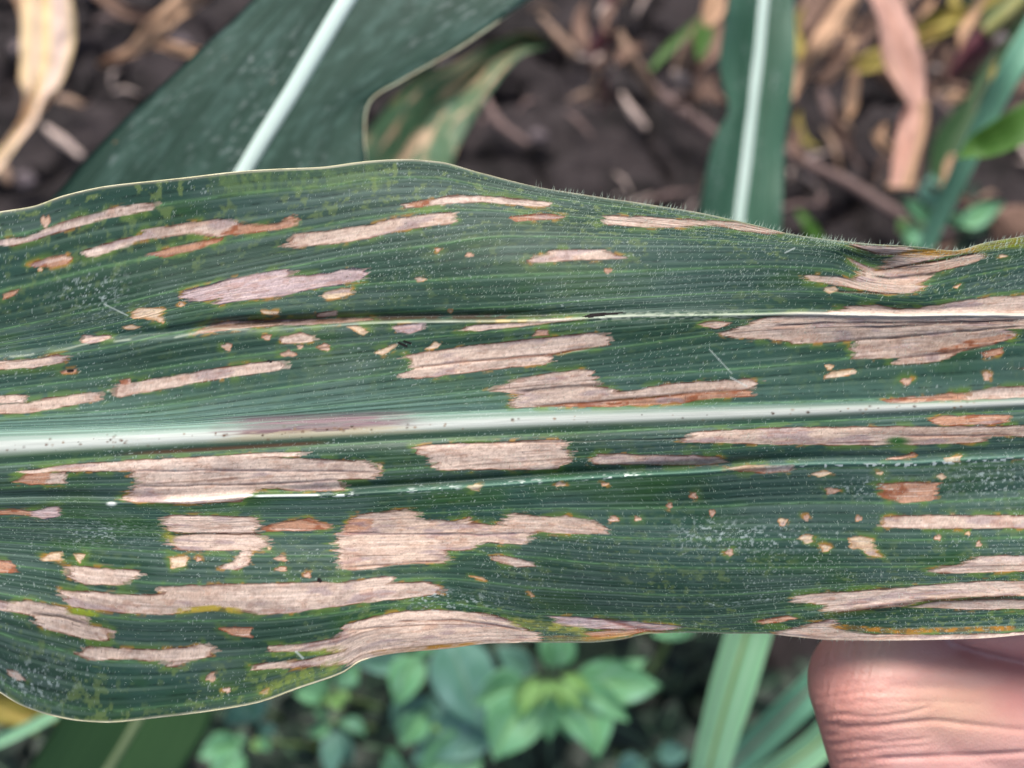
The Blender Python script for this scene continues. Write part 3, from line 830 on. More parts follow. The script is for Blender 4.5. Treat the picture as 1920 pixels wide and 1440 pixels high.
    rimm = simple_mat('pale leaf margin', lin('d8d2b0'), lin('b9b48a'), 300, 0.5)

    root = empty('corn_leaf', 'broad green corn leaf with tan dead streaks, held by the hand', 'leaf')
    idx = np.arange(nx * ny).reshape(nx, ny)
    def part(name, r0, r1, cut=None):
        sub = idx[:, r0:r1 + 1]
        fc = grid_faces(nx, r1 - r0 + 1)
        if cut is not None:
            fc = fc[~cut.ravel()]
        me = np_mesh(name, V[:, r0:r1 + 1].reshape(-1, 3), fc[:, ::-1])
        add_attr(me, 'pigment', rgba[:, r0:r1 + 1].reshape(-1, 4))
        add_attr(me, 'kind_mask', rgh[:, r0:r1 + 1].reshape(-1, 3))
        return obj(name, me, mat, root)
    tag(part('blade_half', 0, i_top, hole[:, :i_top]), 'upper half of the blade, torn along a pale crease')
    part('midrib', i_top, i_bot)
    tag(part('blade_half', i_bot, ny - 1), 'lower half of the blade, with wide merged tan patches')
    # underside: a coarser sheet a little behind
    k = 4
    xi = np.unique(np.concatenate([np.arange(0, nx, k), [nx - 1]]))
    yi = np.unique(np.concatenate([np.arange(0, ny, k), [ny - 1]]))
    Db = D.copy()
    for ax in (0, 1):
        for s_ in (1, 2, 3, 4):
            Db = np.maximum(Db, np.roll(Db, s_, ax)) if False else Db
    pad = np.pad(D, 4, mode='edge')
    Dm = np.max([pad[a:a + nx, b:b + ny] for a in (0, 2, 4, 6, 8) for b in (0, 2, 4, 6, 8)], axis=0) + 0.00022
    Vb = P(X, Y, Dm)[np.ix_(xi, yi)]
    fb = grid_faces(len(xi), len(yi))
    hb = poly_dist([(1070, 606), (1080, 572), (1200, 572), (1200, 606)], X[np.ix_(xi, yi)][:-1, :-1], Y[np.ix_(xi, yi)][:-1, :-1]) > 0
    me = np_mesh('underside', Vb.reshape(-1, 3), fb[~hb.ravel()])
    X2 = X[np.ix_(xi, yi)]
    add_attr(me, 'st', np.stack([X2 * 7.5e-5, S[np.ix_(xi, yi)] / 450 - 1, X2 * 0], -1).reshape(-1, 3))
    obj('underside', me, under, root)
    # margins: thin pale rims
    for j in (0, ny - 1):
        sel = np.arange(0, nx, 2)
        path = V[sel, j] + 0.00012 * FWD
        wr_ = np.interp(xs[sel], [0, 620, 860, 1920], [1, 1, .4, .3])
        v, f = tube(path, wr_ * (0.00010 + 0.00008 * noise(xs[sel] / 60, xs[sel] * 0, 5 + j)), 8)
        obj('margin', np_mesh('margin', v, f), rimm, root)
    # hairs
    rng = np.random.RandomState(9)
    N = 26000
    ii = rng.randint(ol.size + 4, ol.size + core.size - 4, N)
    jj = rng.randint(3, ny - 3, N)
    xx, yy = X[ii, jj], Y[ii, jj]
    dens = 0.20 + 0.7 * ((xx > 640) & (yy < 560)) + 0.28 * ((yy > 860) & (xx > 900)) + 0.10 * (xx > 1200)
    dens *= 0.55 + 0.9 * fbm(xx / 90, yy / 50, 111, 2)
    dens *= np.where(np.abs(m[ii, jj]) < 1.0, 0.25, 1)
    keep = rng.rand(N) < dens
    ii, jj = ii[keep], jj[keep]
    L = rng.uniform(3.0, 6.5, len(ii)) * (0.75 + 0.45 * (X[ii, jj] > 900))
    ang = np.where(Y[ii, jj] < 830, rng.normal(1.15, 0.35, len(ii)), rng.normal(2.1, 0.4, len(ii)))
    # rows of hair along the upper margin and the fold ridges
    e1 = np.arange(ol.size + 700, ol.size + core.size - 6)
    e1 = rng.choice(e1, 260)
    e2 = rng.choice(np.arange(ol.size + 840, ol.size + 1150), 60)
    ii2 = np.concatenate([e1, e2])
    jj2 = np.concatenate([rng.randint(0, 4, len(e1)), np.full(len(e2), ny - 2)])
    ii, jj = np.concatenate([ii, ii2]), np.concatenate([jj, jj2])
    L = np.concatenate([L, rng.uniform(7, 15, len(ii2))])
    ang = np.concatenate([ang, rng.normal(1.25, 0.25, len(e1)), rng.normal(-2.0, 0.25, len(e2))])
    px = D0 / FPX
    base = V[ii, jj]
    out = -FWD * rng.uniform(0.15, 0.6, len(ii))[:, None]
    dirv = unit(np.cos(ang)[:, None] * RGT + np.sin(ang)[:, None] * UPV + out)
    tip = base + dirv * (L * px)[:, None]
    sd_ = unit(np.cross(dirv, FWD))
    r0 = 0.30 * px
    a = base + sd_ * r0
    b = base - sd_ * r0 * 0.5 - FWD * r0 * 0.8
    cc = base - sd_ * r0 * 0.5 + FWD * r0 * 0.8
    vv = np.stack([a, b, cc, tip], 1).reshape(-1, 3)
    o4 = np.arange(len(ii)) * 4
    ff = np.concatenate([np.stack([o4, o4 + 1, o4 + 3], -1), np.stack([o4 + 1, o4 + 2, o4 + 3], -1), np.stack([o4 + 2, o4, o4 + 3], -1)])
    hm = simple_mat('leaf hairs', lin('9db3a4'), lin('b4c4b6'), 50, 0.45, bump=0)
    ho = obj('leaf_hairs', np_mesh('leaf_hairs', vv, ff), hm, root)
    tag(ho, kind='stuff')
build_main_leaf()

# ------------------------------------------------------------------ other leaves: three polylines (left edge, midline, right edge)
def strip(L, M, R, n=90, mh=9, cup=0.0, ripple=(0.0, 90, 0.0), rough_n=0.0, seed=0, thick=0.00025):
    A, B, C = (catmull(P(*np.array(q, float).T), n) for q in (L, M, R))
    s = np.concatenate([[0], np.cumsum(np.linalg.norm(np.diff(B, axis=0), axis=1))])
    nrm = unit(np.cross(C - A, np.gradient(B, axis=0)))
    flip = np.sign((nrm @ -FWD).sum())
    nrm = nrm * (flip if flip else 1)
    vs = np.linspace(-1, 1, 2 * mh + 1)
    w = np.linalg.norm(C - A, axis=1) / 2
    V = np.zeros((n, len(vs), 3))
    for k, v in enumerate(vs):
        e = A if v < 0 else C
        b = B + abs(v) * (e - B)
        rp = ripple[0] * np.sin(s * ripple[1] + ripple[2] + (1.7 if v < 0 else 0)) * v * v
        nz = rough_n * (fbm(s * 60 + seed, s * 0 + v * 2.0, seed, 3) - 0.5)
        V[:, k] = b + nrm * (cup * w * v * v + rp + nz)[:, None]
    st = np.stack([np.repeat(s[:, None], len(vs), 1), np.repeat(vs[None], n, 0), np.full((n, len(vs)), float(seed))], -1)
    # closed thin sheet: back face offset
    Vb = V - nrm[:, None] * thick
    nv = len(vs)
    f = grid_faces(n, nv)
    fb = grid_faces(n, nv, n * nv)[:, ::-1]
    i = np.arange(n * nv).reshape(n, nv)
    rim = []
    for e0 in (i[:, 0], i[:, -1], i[0], i[-1]):
        rim.append(np.stack([e0[:-1], e0[1:], e0[1:] + n * nv, e0[:-1] + n * nv], -1))
    verts = np.concatenate([V.reshape(-1, 3), Vb.reshape(-1, 3)])
    return verts, np.concatenate([f, fb] + rim), np.concatenate([st.reshape(-1, 3)] * 2), B, nrm, s, w

def run_on(L, M, R, both):
    L, M, R = [list(map(tuple, q)) for q in (L, M, R)]
    for end in (0, -1):
        if not both[end]:
            continue
        nb = 1 if end == 0 else -2
        l, m, r_, m2 = (np.array(q[i], float) for q, i in ((L, end), (M, end), (R, end), (M, nb)))
        if np.hypot(*(l - r_)[:2]) < 14:
            continue
        st_ = m - m2
        st_ = st_ / (np.hypot(*st_[:2]) + 1e-6) * min(max(np.hypot(*(l - r_)[:2]) * 0.9, 40), 130)
        st_[2] = np.clip(st_[2], -.004, .004)
        for f, w_ in ((1.0, .86), (2.2, .5), (3.4, .04)):
            c = m + st_ * f
            for q, e in ((L, l), (M, m), (R, r_)):
                v_ = tuple(c + (e - m) * w_)
                q.insert(0, v_) if end == 0 else q.append(v_)
    return L, M, R

def strip_obj(name, mat, parent, *a, ext=(True, True), **k):
    a = run_on(*a, ext)
    k['n'] = int(k.get('n', 90) * 1.3)
    v, f, st, B, nrm, s, w = strip(*a, **k)
    me = np_mesh(name, v, f)
    add_attr(me, 'st', st)
    return obj(name, me, mat, parent), B, nrm, s, w

def rib_obj(name, mat, parent, B, nrm, width, high=0.5):
    n = len(B)
    t = unit(np.gradient(B, axis=0))
    sd_ = np.cross(t, nrm)
    th = np.linspace(0, np.pi, 9)
    wd = np.broadcast_to(np.asarray(width, float), (n,))
    V = B[:, None] - nrm[:, None] * 0.0001 + wd[:, None, None] * (np.cos(th)[None, :, None] * sd_[:, None] + high * np.sin(th)[None, :, None] * nrm[:, None])
    me = np_mesh(name, V.reshape(-1, 3), grid_faces(n, 9))
    s = np.concatenate([[0], np.cumsum(np.linalg.norm(np.diff(B, axis=0), axis=1))])
    st = np.stack([np.repeat(s[:, None], 9, 1), np.repeat(np.linspace(-1, 1, 9)[None], n, 0), np.zeros((n, 9))], -1)
    add_attr(me, 'st', st.reshape(-1, 3))
    return obj(name, me, mat, parent)

def ribbon(spine, D=None):
    """spine [(px,py,D,half width px)] -> L, M, R polylines"""
    p = np.array([q[:2] for q in spine], float)
    t = np.gradient(p, axis=0)
    t = t / (np.linalg.norm(t, axis=1, keepdims=True) + 1e-9)
    pr = np.stack([-t[:, 1], t[:, 0]], 1)
    out = []
    for sgn in (-1, 0, 1):
        out.append([(x + sgn * n_[0] * w, y + sgn * n_[1] * w, d + (dd[abs(sgn) and (0 if sgn < 0 else 1)] if sgn else 0))
                    for (x, y, d, w, *r), n_, dd in [(q, n2, (q[4] if len(q) > 4 else (0, 0))) for q, n2 in zip(spine, pr)]])
    return out

G_CORN = leaf_mat('dusty green corn leaf', lin('2a4439'), lin('355145'), lin('7d9e88'), 62, 0.02,
                  patches=[(lin('8a6a48'), 0.70, 0.74, 150, 8), (lin('4a665c'), 0.45, 0.70, 120, 6)], dust=0.34, rough=0.52, trans=0.05, streak=(14, 7), spec=0.2)
G_CORN2 = leaf_mat('smooth green corn leaf', lin('305440'), lin('48705c'), lin('86ad92'), 40, 0.10, dust=0.6, spec=0.3, rough=0.36, trans=0.08, streak=(10, 3))  # pale dust blotches here stand in for sheen, painted into the colour
G_DARK = leaf_mat('deep green corn leaf', lin('2c4f24'), lin('36582c'), lin('5a7a48'), 40, 0.2, rough=0.5, trans=0.1, streak=(10, 4))
M_RIB = leaf_mat('white midrib', lin('dcefe6'), lin('cbe4d8'), streak=(40, 3), patches=[(lin('a88a70'), 0.70, 0.80, 60, 3)], rough=0.4, trans=0)
M_RIB2 = leaf_mat('olive midrib', lin('8a9a70'), lin('76885c'), streak=(40, 3), rough=0.5, trans=0)
BLIGHT = leaf_mat('blighted leaf', lin('3f6447'), lin('54764f'), patches=[(lin('c4a684'), 0.50, 0.60, 26, 3.4), (lin('c9a15a'), 0.60, 0.70, 16, 3.0)], rough=0.5, streak=(12, 4))
YELLOW = leaf_mat('yellow dried leaf', lin('f6dc98'), lin('f2cca8'), patches=[(lin('f0d2c2'), 0.48, 0.6, 3, 2.4), (lin('d8a860'), 0.68, 0.80, 8, 2.5)], rough=0.6, trans=0.06, streak=(5, 4))
PINK = leaf_mat('pinkish dried leaf', lin('d8a692'), lin('e4b8a8'), patches=[(lin('c9a070'), 0.56, 0.68, 5, 1.6), (lin('b07f6c'), 0.60, 0.76, 18, 2.6)], rough=0.6, trans=0.15, streak=(10, 3))
TAN = leaf_mat('tan dried leaf', lin('dcb48e'), lin('c49a7c'), patches=[(lin('dcc0a6'), 0.56, 0.70, 18, 3), (lin('6e4c38'), 0.62, 0.76, 22, 3)], rough=0.7, trans=0.12, streak=(22, 5))
BROWN = leaf_mat('brown dried leaf', lin('8a6c5c'), lin('6e5446'), patches=[(lin('a88a76'), 0.56, 0.70, 18, 3)], rough=0.75, trans=0.08, streak=(22, 5))
OLIVE = leaf_mat('olive dying leaf', lin('b0a048'), lin('948a3c'), patches=[(lin('b98d4a'), 0.52, 0.66, 16, 2)], rough=0.6, trans=0.15, streak=(22, 4))
GRASS_B = leaf_mat('blue green grass', lin('6ca88a'), lin('7eb698'), lin('8cc0a2'), 14, 0.3, rough=0.4, trans=0.12, streak=(12, 3))
GRASS_G = leaf_mat('bright green grass', lin('56842f'), lin('4a7828'), rough=0.45, trans=0.2, streak=(12, 3))
GRASS_P = leaf_mat('pale green grass', lin('9cd8a6'), lin('aee2b6'), lin('c4eec8'), 12, 0.3, rough=0.42, trans=0.2, streak=(14, 3))
WEED = leaf_mat('weed leaf', lin('68aa70'), lin('82bd90'), patches=[(lin('9accb0'), 0.5, 0.68, 60, 2)], rough=0.45, trans=0.18, streak=(60, 2.5), centre=(lin('7fae62'), 0.10))
WEED_B = leaf_mat('bluish weed leaf', lin('5c9078'), lin('6f9f90'), patches=[(lin('86b0a6'), 0.5, 0.68, 60, 2)], rough=0.45, trans=0.14, streak=(60, 2.5), centre=(lin('7a9c7c'), 0.07))
WEED_Y = leaf_mat('young yellow green weed leaf', lin('7cac5c'), lin('8cba6e'), rough=0.45, trans=0.2, streak=(60, 2.5))
WEED_SHADE = leaf_mat('weed leaf darkened as shade', lin('122216'), lin('1b2e1e'), rough=0.5, trans=0.08, streak=(60, 2.5), centre=(lin('5f8060'), 0.08))  # near-black green stands in for deep shade among the weeds
STEM = simple_mat('green stem', lin('7c9a58'), lin('94a86a'), 90, 0.5, bump=0.2)
STRAW = simple_mat('straw coloured stem', lin('b0937a'), lin('8c7060'), 120, 0.8)
TWIG = simple_mat('grey brown twig', lin('86706a'), lin('6a5652'), 120, 0.85)
NODE = simple_mat('pale stalk node', lin('c9b4a8'), lin('a8948c'), 120, 0.7)
PURP = simple_mat('reddish stalk', lin('6e3844'), lin('8a5a5c'), 60, 0.5)
YSTALK = simple_mat('yellow green stalk', lin('a8a866'), lin('b9b27c'), 60, 0.5)

def with_D(q, D):
    return [(a, b, D if np.isscalar(D) else D[k]) for k, (a, b) in enumerate(q)]

# big dusty leaf behind, upper left
r = empty('corn_leaf', 'wide dusty dark green corn leaf running down behind the main leaf at the upper left', 'leaf')
o, B, N_, s, w = strip_obj('blade', G_CORN, r,
    with_D([(760, -420), (640, -200), (465, 0), (380, 80), (300, 160), (210, 250), (110, 365), (30, 470), (-60, 600)], .200),
    with_D([(930, -420), (780, -200), (652, -2), (600, 85), (545, 178), (500, 250), (455, 325), (400, 420), (330, 540)], .2015),
    with_D([(1480, -420), (1260, -190), (992, 0), (870, 85), (760, 148), (695, 190), (684, 250), (687, 310), (680, 420)], [.196, .196, .197, .198, .199, .200, .2005, .201, .202]),
    n=150, mh=16, ripple=(0.0012, 70, 0.5), seed=1)
rib_obj('midrib', M_RIB, r, B, N_, np.interp(np.linspace(0, 1, len(B)), [0, 1], [0.0024, 0.0017]), 0.45)
mg = simple_mat('pale leaf edge', lin('ccd2b0'), lin('b8a888'), 200, 0.5)
ed = catmull(P(*np.array(with_D([(1480, -420), (1260, -190), (992, 0), (870, 85), (760, 148), (695, 190), (684, 250), (687, 310), (680, 420)], [.196, .196, .197, .198, .199, .200, .2005, .201, .202])).T), 150)
v, f = tube(ed, 0.00024, 6)
obj('margin', np_mesh('margin', v, f), mg, r)

# narrow upright leaf, upper right
r = empty('corn_leaf', 'narrow upright green corn leaf with a bright white midrib at the upper right', 'leaf')
o, B, N_, s, w = strip_obj('blade', G_CORN2, r,
    with_D([(1385, -220), (1372, -60), (1365, 0), (1354, 60), (1351, 125), (1368, 200), (1346, 245), (1325, 310), (1310, 400), (1296, 520)], .35),
    with_D([(1452, -220), (1440, -60), (1432, 0), (1424, 90), (1417, 150), (1411, 195), (1406, 240), (1398, 310), (1387, 400), (1372, 520)], .355),
    with_D([(1490, -220), (1492, -60), (1492, 0), (1490, 90), (1486, 150), (1483, 195), (1477, 240), (1472, 310), (1464, 400), (1455, 520)], .35),
    n=130, mh=12, ripple=(0.002, 95, 0.0), seed=2)
rib_obj('midrib', M_RIB, r, B, N_, 0.0026, 0.4)

# spotted dying leaf behind the big one
r = empty('corn_leaf', 'half dead corn leaf with tan blotches lying low right of the dusty leaf', 'leaf')
strip_obj('blade', BLIGHT, r,
    with_D([(1028, 78), (985, 60), (920, 78), (850, 115), (770, 150), (690, 240), (620, 320), (540, 420)], .46),
    with_D([(1030, 82), (978, 82), (920, 120), (866, 175), (815, 215), (760, 300), (700, 390), (640, 480)], .47),
    with_D([(1030, 86), (975, 108), (925, 165), (885, 225), (860, 275), (840, 330), (800, 420), (740, 520)], .46),
    n=90, mh=9, ripple=(0.002, 80, 0.0), rough_n=0.004, seed=3)

# yellow dry leaf, upper left corner, twisted below
r = empty('dry_leaf', 'cream yellow dried leaf hanging and twisting at the upper left corner', 'dead leaf')
strip_obj('blade', YELLOW, r,
    with_D([(30, -160), (34, -40), (36, 40), (38, 110), (42, 150), (52, 185), (38, 225), (8, 262), (-30, 300)], .50),
    with_D([(84, -160), (84, -40), (84, 40), (82, 110), (74, 150), (66, 185), (48, 228), (14, 276), (-26, 320)], .503),
    with_D([(130, -160), (132, -40), (136, 30), (132, 100), (112, 155), (82, 190), (72, 228), (30, 285), (-20, 336)], .50),
    n=90, mh=8, ripple=(0.003, 60, 0.3), rough_n=0.006, seed=4)
r = empty('dry_leaf', 'short folded brown flap curling beside the yellow dried leaf', 'dead leaf')
strip_obj('blade', TAN, r, *ribbon([(70, 40, .515, 30), (92, 100, .515, 30), (98, 140, .515, 22), (88, 180, .515, 10), (80, 205, .515, 3)]), n=50, mh=5, rough_n=0.006, seed=5)

DL = [  # label, material, spine (px, py, D, half width)
    ('slim tan dried leaf slanting down to a point left of the dusty leaf', TAN, [(400, -70, .56, 26), (350, -10, .57, 25), (300, 45, .58, 20), (250, 88, .59, 14), (205, 115, .60, 7), (185, 124, .60, 2)]),
    ('pale bent dried leaf crossing behind the slim tan one', BROWN, [(170, -30, .63, 14), (220, 15, .63, 13), (270, 32, .63, 11), (330, 30, .63, 7)]),
    ('reddish strap of leaf with a yellow tip beside the dusty leaf', TAN, [(250, 82, .61, 6), (300, 82, .61, 8), (335, 92, .61, 11), (368, 98, .61, 8)]),
    ('pink tan dried leaf drooping with a sharp bend at the upper right', PINK, None),
    ('tan curled dried leaf against the right side of the upright leaf', TAN, [(1620, -60, .58, 20), (1580, 20, .57, 20), (1535, 85, .57, 18), (1505, 135, .58, 14), (1485, 185, .58, 5)]),
    ('brown dried leaf slanting behind the pink dried leaf', BROWN, [(1700, -10, .62, 16), (1640, 40, .62, 18), (1590, 88, .62, 20), (1555, 128, .62, 16), (1530, 150, .62, 5)]),
    ('rusty brown leaf flap at the top beside the upright leaf', BROWN, [(1570, -60, .64, 26), (1530, 10, .64, 28), (1505, 60, .64, 22), (1498, 100, .64, 8)]),
    ('olive brown curled leaf in the shade left of the pink dried leaf', OLIVE, [(1700, 90, .66, 10), (1650, 110, .66, 20), (1610, 125, .66, 16), (1590, 132, .66, 4)]),
    ('dark brown crumpled leaf beneath the pink dried leaf', BROWN, [(1690, 170, .67, 8), (1665, 140, .67, 20), (1640, 120, .67, 22), (1610, 112, .67, 10)]),
    ('yellow olive dying leaf arching right of the pink dried leaf', OLIVE, [(1690, 90, .60, 6), (1725, 55, .60, 13), (1770, 35, .60, 17), (1810, 32, .60, 14), (1828, 48, .60, 6)]),
    ('mustard coloured leaf blade below the yellow olive one', OLIVE, [(1690, 85, .63, 8), (1740, 62, .63, 12), (1790, 45, .63, 12), (1840, 15, .63, 13), (1910, -40, .63, 14)]),
    ('pale pink scrap of husk hanging beside the reddish stalk', TAN, [(1822, 30, .58, 9), (1808, 52, .58, 9), (1800, 75, .58, 6), (1796, 95, .58, 2)]),
    ('grey brown dried leaf slanting left of the reddish stalk', BROWN, [(1800, 60, .64, 10), (1770, 85, .64, 16), (1745, 110, .64, 12), (1720, 135, .64, 4)]),
    ('dull pink strip of dried leaf low beside the pink dried leaf', BROWN, [(1800, 100, .66, 7), (1770, 135, .66, 9), (1740, 175, .66, 10), (1722, 215, .66, 5)]),
    ('small tan curl of leaf below the reddish stalk', TAN, [(1775, 192, .64, 5), (1795, 180, .64, 10), (1815, 172, .64, 9), (1828, 165, .64, 3)]),
    ('pinkish yellow husk end hanging beside the upright leaf top', TAN, [(1350, -60, .50, 20), (1342, -10, .50, 21), (1335, 25, .50, 20), (1330, 42, .50, 12), (1328, 50, .50, 4)]),
    ('tan dead leaf scrap at the right edge above the main leaf', BROWN, [(1970, 440, .52, 40), (1925, 430, .52, 44), (1890, 418, .52, 38), (1858, 402, .52, 10)]),
    ('rusty orange leaf scrap beside the blue green grass blade', TAN, [(1790, 290, .56, 6), (1778, 320, .56, 11), (1770, 345, .56, 9), (1762, 360, .56, 3)]),
    ('brown leaf curl under the small weed at the right', BROWN, [(1750, 470, .6, 10), (1775, 462, .6, 14), (1800, 450, .6, 8)]),
    ('olive tan dead leaf at the lower left corner', OLIVE, [(-60, 1290, .33, 36), (0, 1315, .33, 36), (50, 1335, .33, 26), (95, 1350, .33, 8)]),
    ('tan hooked dried leaf low between the upright and pink leaves', TAN, [(1660, 232, .62, 5), (1650, 255, .62, 12), (1665, 275, .62, 8), (1690, 280, .62, 3)]),
    ('reddish dried strip crossing low behind the pink dried leaf', BROWN, [(1560, 190, .66, 6), (1572, 230, .66, 9), (1585, 262, .66, 8), (1596, 290, .66, 2)]),
]
for k, (lab, mt, spn) in enumerate(DL):
    r = empty('dry_leaf', lab, 'dead leaf')
    if spn is None:
        strip_obj('blade', mt, r,
            with_D([(1560, -180), (1585, -60), (1612, 0), (1638, 55), (1652, 105), (1678, 160), (1697, 196), (1690, 230), (1682, 285), (1668, 345)], [.42, .42, .42, .42, .42, .42, .425, .43, .43, .43]),
            with_D([(1610, -180), (1632, -60), (1650, 0), (1672, 55), (1690, 105), (1708, 160), (1720, 196), (1714, 230), (1700, 285), (1684, 350)], .428),
            with_D([(1660, -180), (1672, -60), (1686, 0), (1704, 55), (1718, 105), (1734, 160), (1742, 200), (1738, 240), (1726, 295), (1716, 352)], [.43, .43, .43, .43, .43, .43, .425, .42, .42, .42]),
            n=90, mh=8, cup=0.15, ripple=(0.002, 90, 0.2), rough_n=0.005, seed=11, ext=(True, False))
        strip_obj('blade_fold', TAN, r,
            with_D([(1725, 190), (1724, 230), (1710, 290), (1690, 350)], .416), with_D([(1738, 190), (1736, 235), (1720, 295), (1702, 352)], .413),
            with_D([(1744, 195), (1742, 240), (1730, 298), (1718, 352)], .418), n=40, mh=4, rough_n=0.003, seed=12, ext=(False, False))
    else:
        strip_obj('blade', mt, r, *ribbon(spn), n=60, mh=6, cup=0.35 if k % 2 else -0.3, ripple=(0.0025, 120, k), rough_n=0.007, seed=20 + k)

rg_ = np.random.RandomState(77)
for k in range(26):
    x, y = (rg_.uniform(1490, 1930), rg_.uniform(-20, 330)) if k < 19 else (rg_.uniform(1000, 1330), rg_.uniform(-20, 200))
    a_, L_, w_ = rg_.uniform(-2.2, -0.4), rg_.uniform(50, 120), rg_.uniform(5, 14)
    b_ = rg_.uniform(-.35, .35)
    Dg = rg_.uniform(.60, .70)
    sp_ = [(x + L_ * (t - .5) * math.cos(a_) - b_ * L_ * math.sin(a_) * math.sin(math.pi * t), y + L_ * (t - .5) * math.sin(a_) + b_ * L_ * math.cos(a_) * math.sin(math.pi * t), Dg + .02 * t, w_ * math.sin(math.pi * (0.08 + 0.88 * t)) + .6) for t in np.linspace(0, 1, 6)]
    r = empty('dry_leaf', 'narrow curled scrap of dead leaf tangled among the others on the soil', 'dead leaf', 'tangled scraps of dead leaf')
    strip_obj('blade', (BROWN, TAN, BROWN, OLIVE)[k % 4] if k < 19 else BROWN, r, *ribbon(sp_), n=40, mh=5, cup=rg_.uniform(-.6, .6), ripple=(.002, 150, k), rough_n=.008, seed=200 + k, ext=(False, False))

GR = [
    ('long blue green grass blade slanting across the right edge', GRASS_B, [(2040, -160, .33, 22), (1960, 20, .33, 24), (1900, 120, .33, 22), (1850, 215, .34, 20), (1805, 310, .35, 20), (1770, 385, .36, 18), (1735, 465, .37, 15), (1700, 560, .38, 10)]),
    ('bright green grass blade crossing over the blue green one', GRASS_G, [(2040, 160, .29, 34), (1980, 198, .29, 34), (1920, 232, .29, 34), (1870, 258, .295, 30), (1830, 276, .30, 22), (1806, 290, .30, 8), (1796, 297, .30, 1)]),
    ('broad pale green grass blade below the main leaf left of the hand', GRASS_P, [(1445, 1040, .27, 42), (1420, 1120, .27, 43), (1398, 1195, .275, 42), (1370, 1290, .28, 42), (1345, 1380, .285, 38), (1325, 1460, .29, 34), (1300, 1560, .3, 26)]),
    ('dull green grass blade with a brown middle stripe below the hand', GRASS_B, [(1620, 1190, .33, 20), (1560, 1250, .33, 26), (1500, 1310, .33, 30), (1430, 1380, .34, 30), (1370, 1440, .35, 26), (1300, 1520, .36, 18)]),
    ('pale green grass blade curving in beside the finger at the bottom', GRASS_P, [(1640, 1250, .29, 20), (1590, 1325, .29, 27), (1535, 1390, .295, 31), (1470, 1440, .30, 32), (1390, 1490, .31, 30)]),
    ('thin pale grass blade at the lower left corner', GRASS_P, [(-80, 1420, .31, 10), (0, 1388, .31, 11), (60, 1360, .31, 11), (130, 1325, .31, 9), (200, 1290, .31, 5)]),
    ('short yellow green sprout on the soil between the two right leaves', GRASS_G, [(1495, 395, .66, 3), (1508, 410, .65, 8), (1520, 428, .65, 11), (1535, 450, .65, 9)]),
    ('small olive green blade under the hanging husk end', GRASS_G, [(1325, 40, .53, 14), (1318, 70, .53, 18), (1314, 95, .53, 12), (1310, 112, .53, 3)]),
    ('dim green blade slanting to the stalk stub at the top', GRASS_G, [(1320, 30, .66, 5), (1285, 62, .66, 7), (1250, 95, .66, 8), (1220, 130, .66, 4)]),
    ('dark green blade in the shade at the top right corner', G_DARK, [(1800, 30, .66, 16), (1850, 12, .66, 30), (1900, -20, .66, 34), (1960, -60, .66, 30)]),
    ('dark green leaf behind the blue green grass blade', G_DARK, [(1820, 190, .60, 12), (1800, 230, .60, 26), (1775, 275, .60, 30), (1755, 330, .60, 16)]),
    ('green leaf tip behind the top right grass blade', G_DARK, [(1960, 20, .46, 20), (1920, 70, .46, 26), (1885, 110, .46, 16), (1870, 130, .46, 3)]),
]
for k, (lab, mt, spn) in enumerate(GR):
    r = empty('grass_shoot', lab, 'grass')
    o, B, N_, s, w = strip_obj('blade', mt, r, *ribbon(spn), n=70, mh=6, cup=0.22, ripple=(0.0006, 60, k), seed=60 + k)
    if k in (2, 3, 4):
        rib_obj('midrib', TWIG if k == 3 else STEM, r, B + N_ * 0.0001, N_, 0.0006, 0.6)

r = empty('corn_leaf', 'dark green corn leaf with an olive midrib at the lower left below the main leaf', 'leaf')
o, B, N_, s, w = strip_obj('blade', G_DARK, r,
    with_D([(190, 1160), (150, 1270), (95, 1370), (50, 1440), (-10, 1540)], .30), with_D([(330, 1160), (290, 1290), (245, 1375), (205, 1440), (140, 1540)], .305),
    with_D([(440, 1160), (415, 1280), (392, 1365), (345, 1440), (280, 1550)], .30), n=60, mh=9, ripple=(0.001, 60, 0), seed=80)
rib_obj('midrib', M_RIB2, r, B, N_, 0.0017, 0.5)

# ------------------------------------------------------------------ stalks, roots and sticks
def stem_part(name, mat, parent, pts, rad, seg=9, n=24):
    v, f = tube(catmull(np.array(pts), n), np.interp(np.linspace(0, 1, n), np.linspace(0, 1, len(rad)), rad), seg)
    return obj(name, np_mesh(name, v, f), mat, parent)

def PX(q):
    return [P(np.array(a), np.array(b), np.array(d)) for a, b, d in q]

r = empty('corn_stalk', 'dead corn stalk stub with pale nodes and thin roots at the top centre', 'stalk')
stem_part('stem', PURP, r, PX([(1150, -60, .68), (1142, 20, .70), (1130, 70, .72), (1112, 105, .74)]), [.006, .006, .007, .006])
stem_part('node', NODE, r, PX([(1140, 12, .69), (1136, 30, .69), (1133, 48, .70)]), [.005, .0075, .005])
stem_part('node', NODE, r, PX([(1118, 108, .72), (1130, 120, .72), (1146, 132, .73)]), [.005, .0075, .005])
for k, (x, y) in enumerate([(1105, 205), (1125, 215), (1138, 205), (1152, 195), (1090, 195)]):
    stem_part('root', PURP if k % 2 else STRAW, r, PX([(1130, 122, .73), (1130 + (x - 1130) * .4, 160, .745), (x, y, .77)]), [.0022, .0018, .001])
stem_part('shoot', STRAW, r, PX([(1160, 60, .70), (1178, 98, .70), (1200, 135, .71), (1228, 180, .73)]), [.003, .005, .0055, .005])

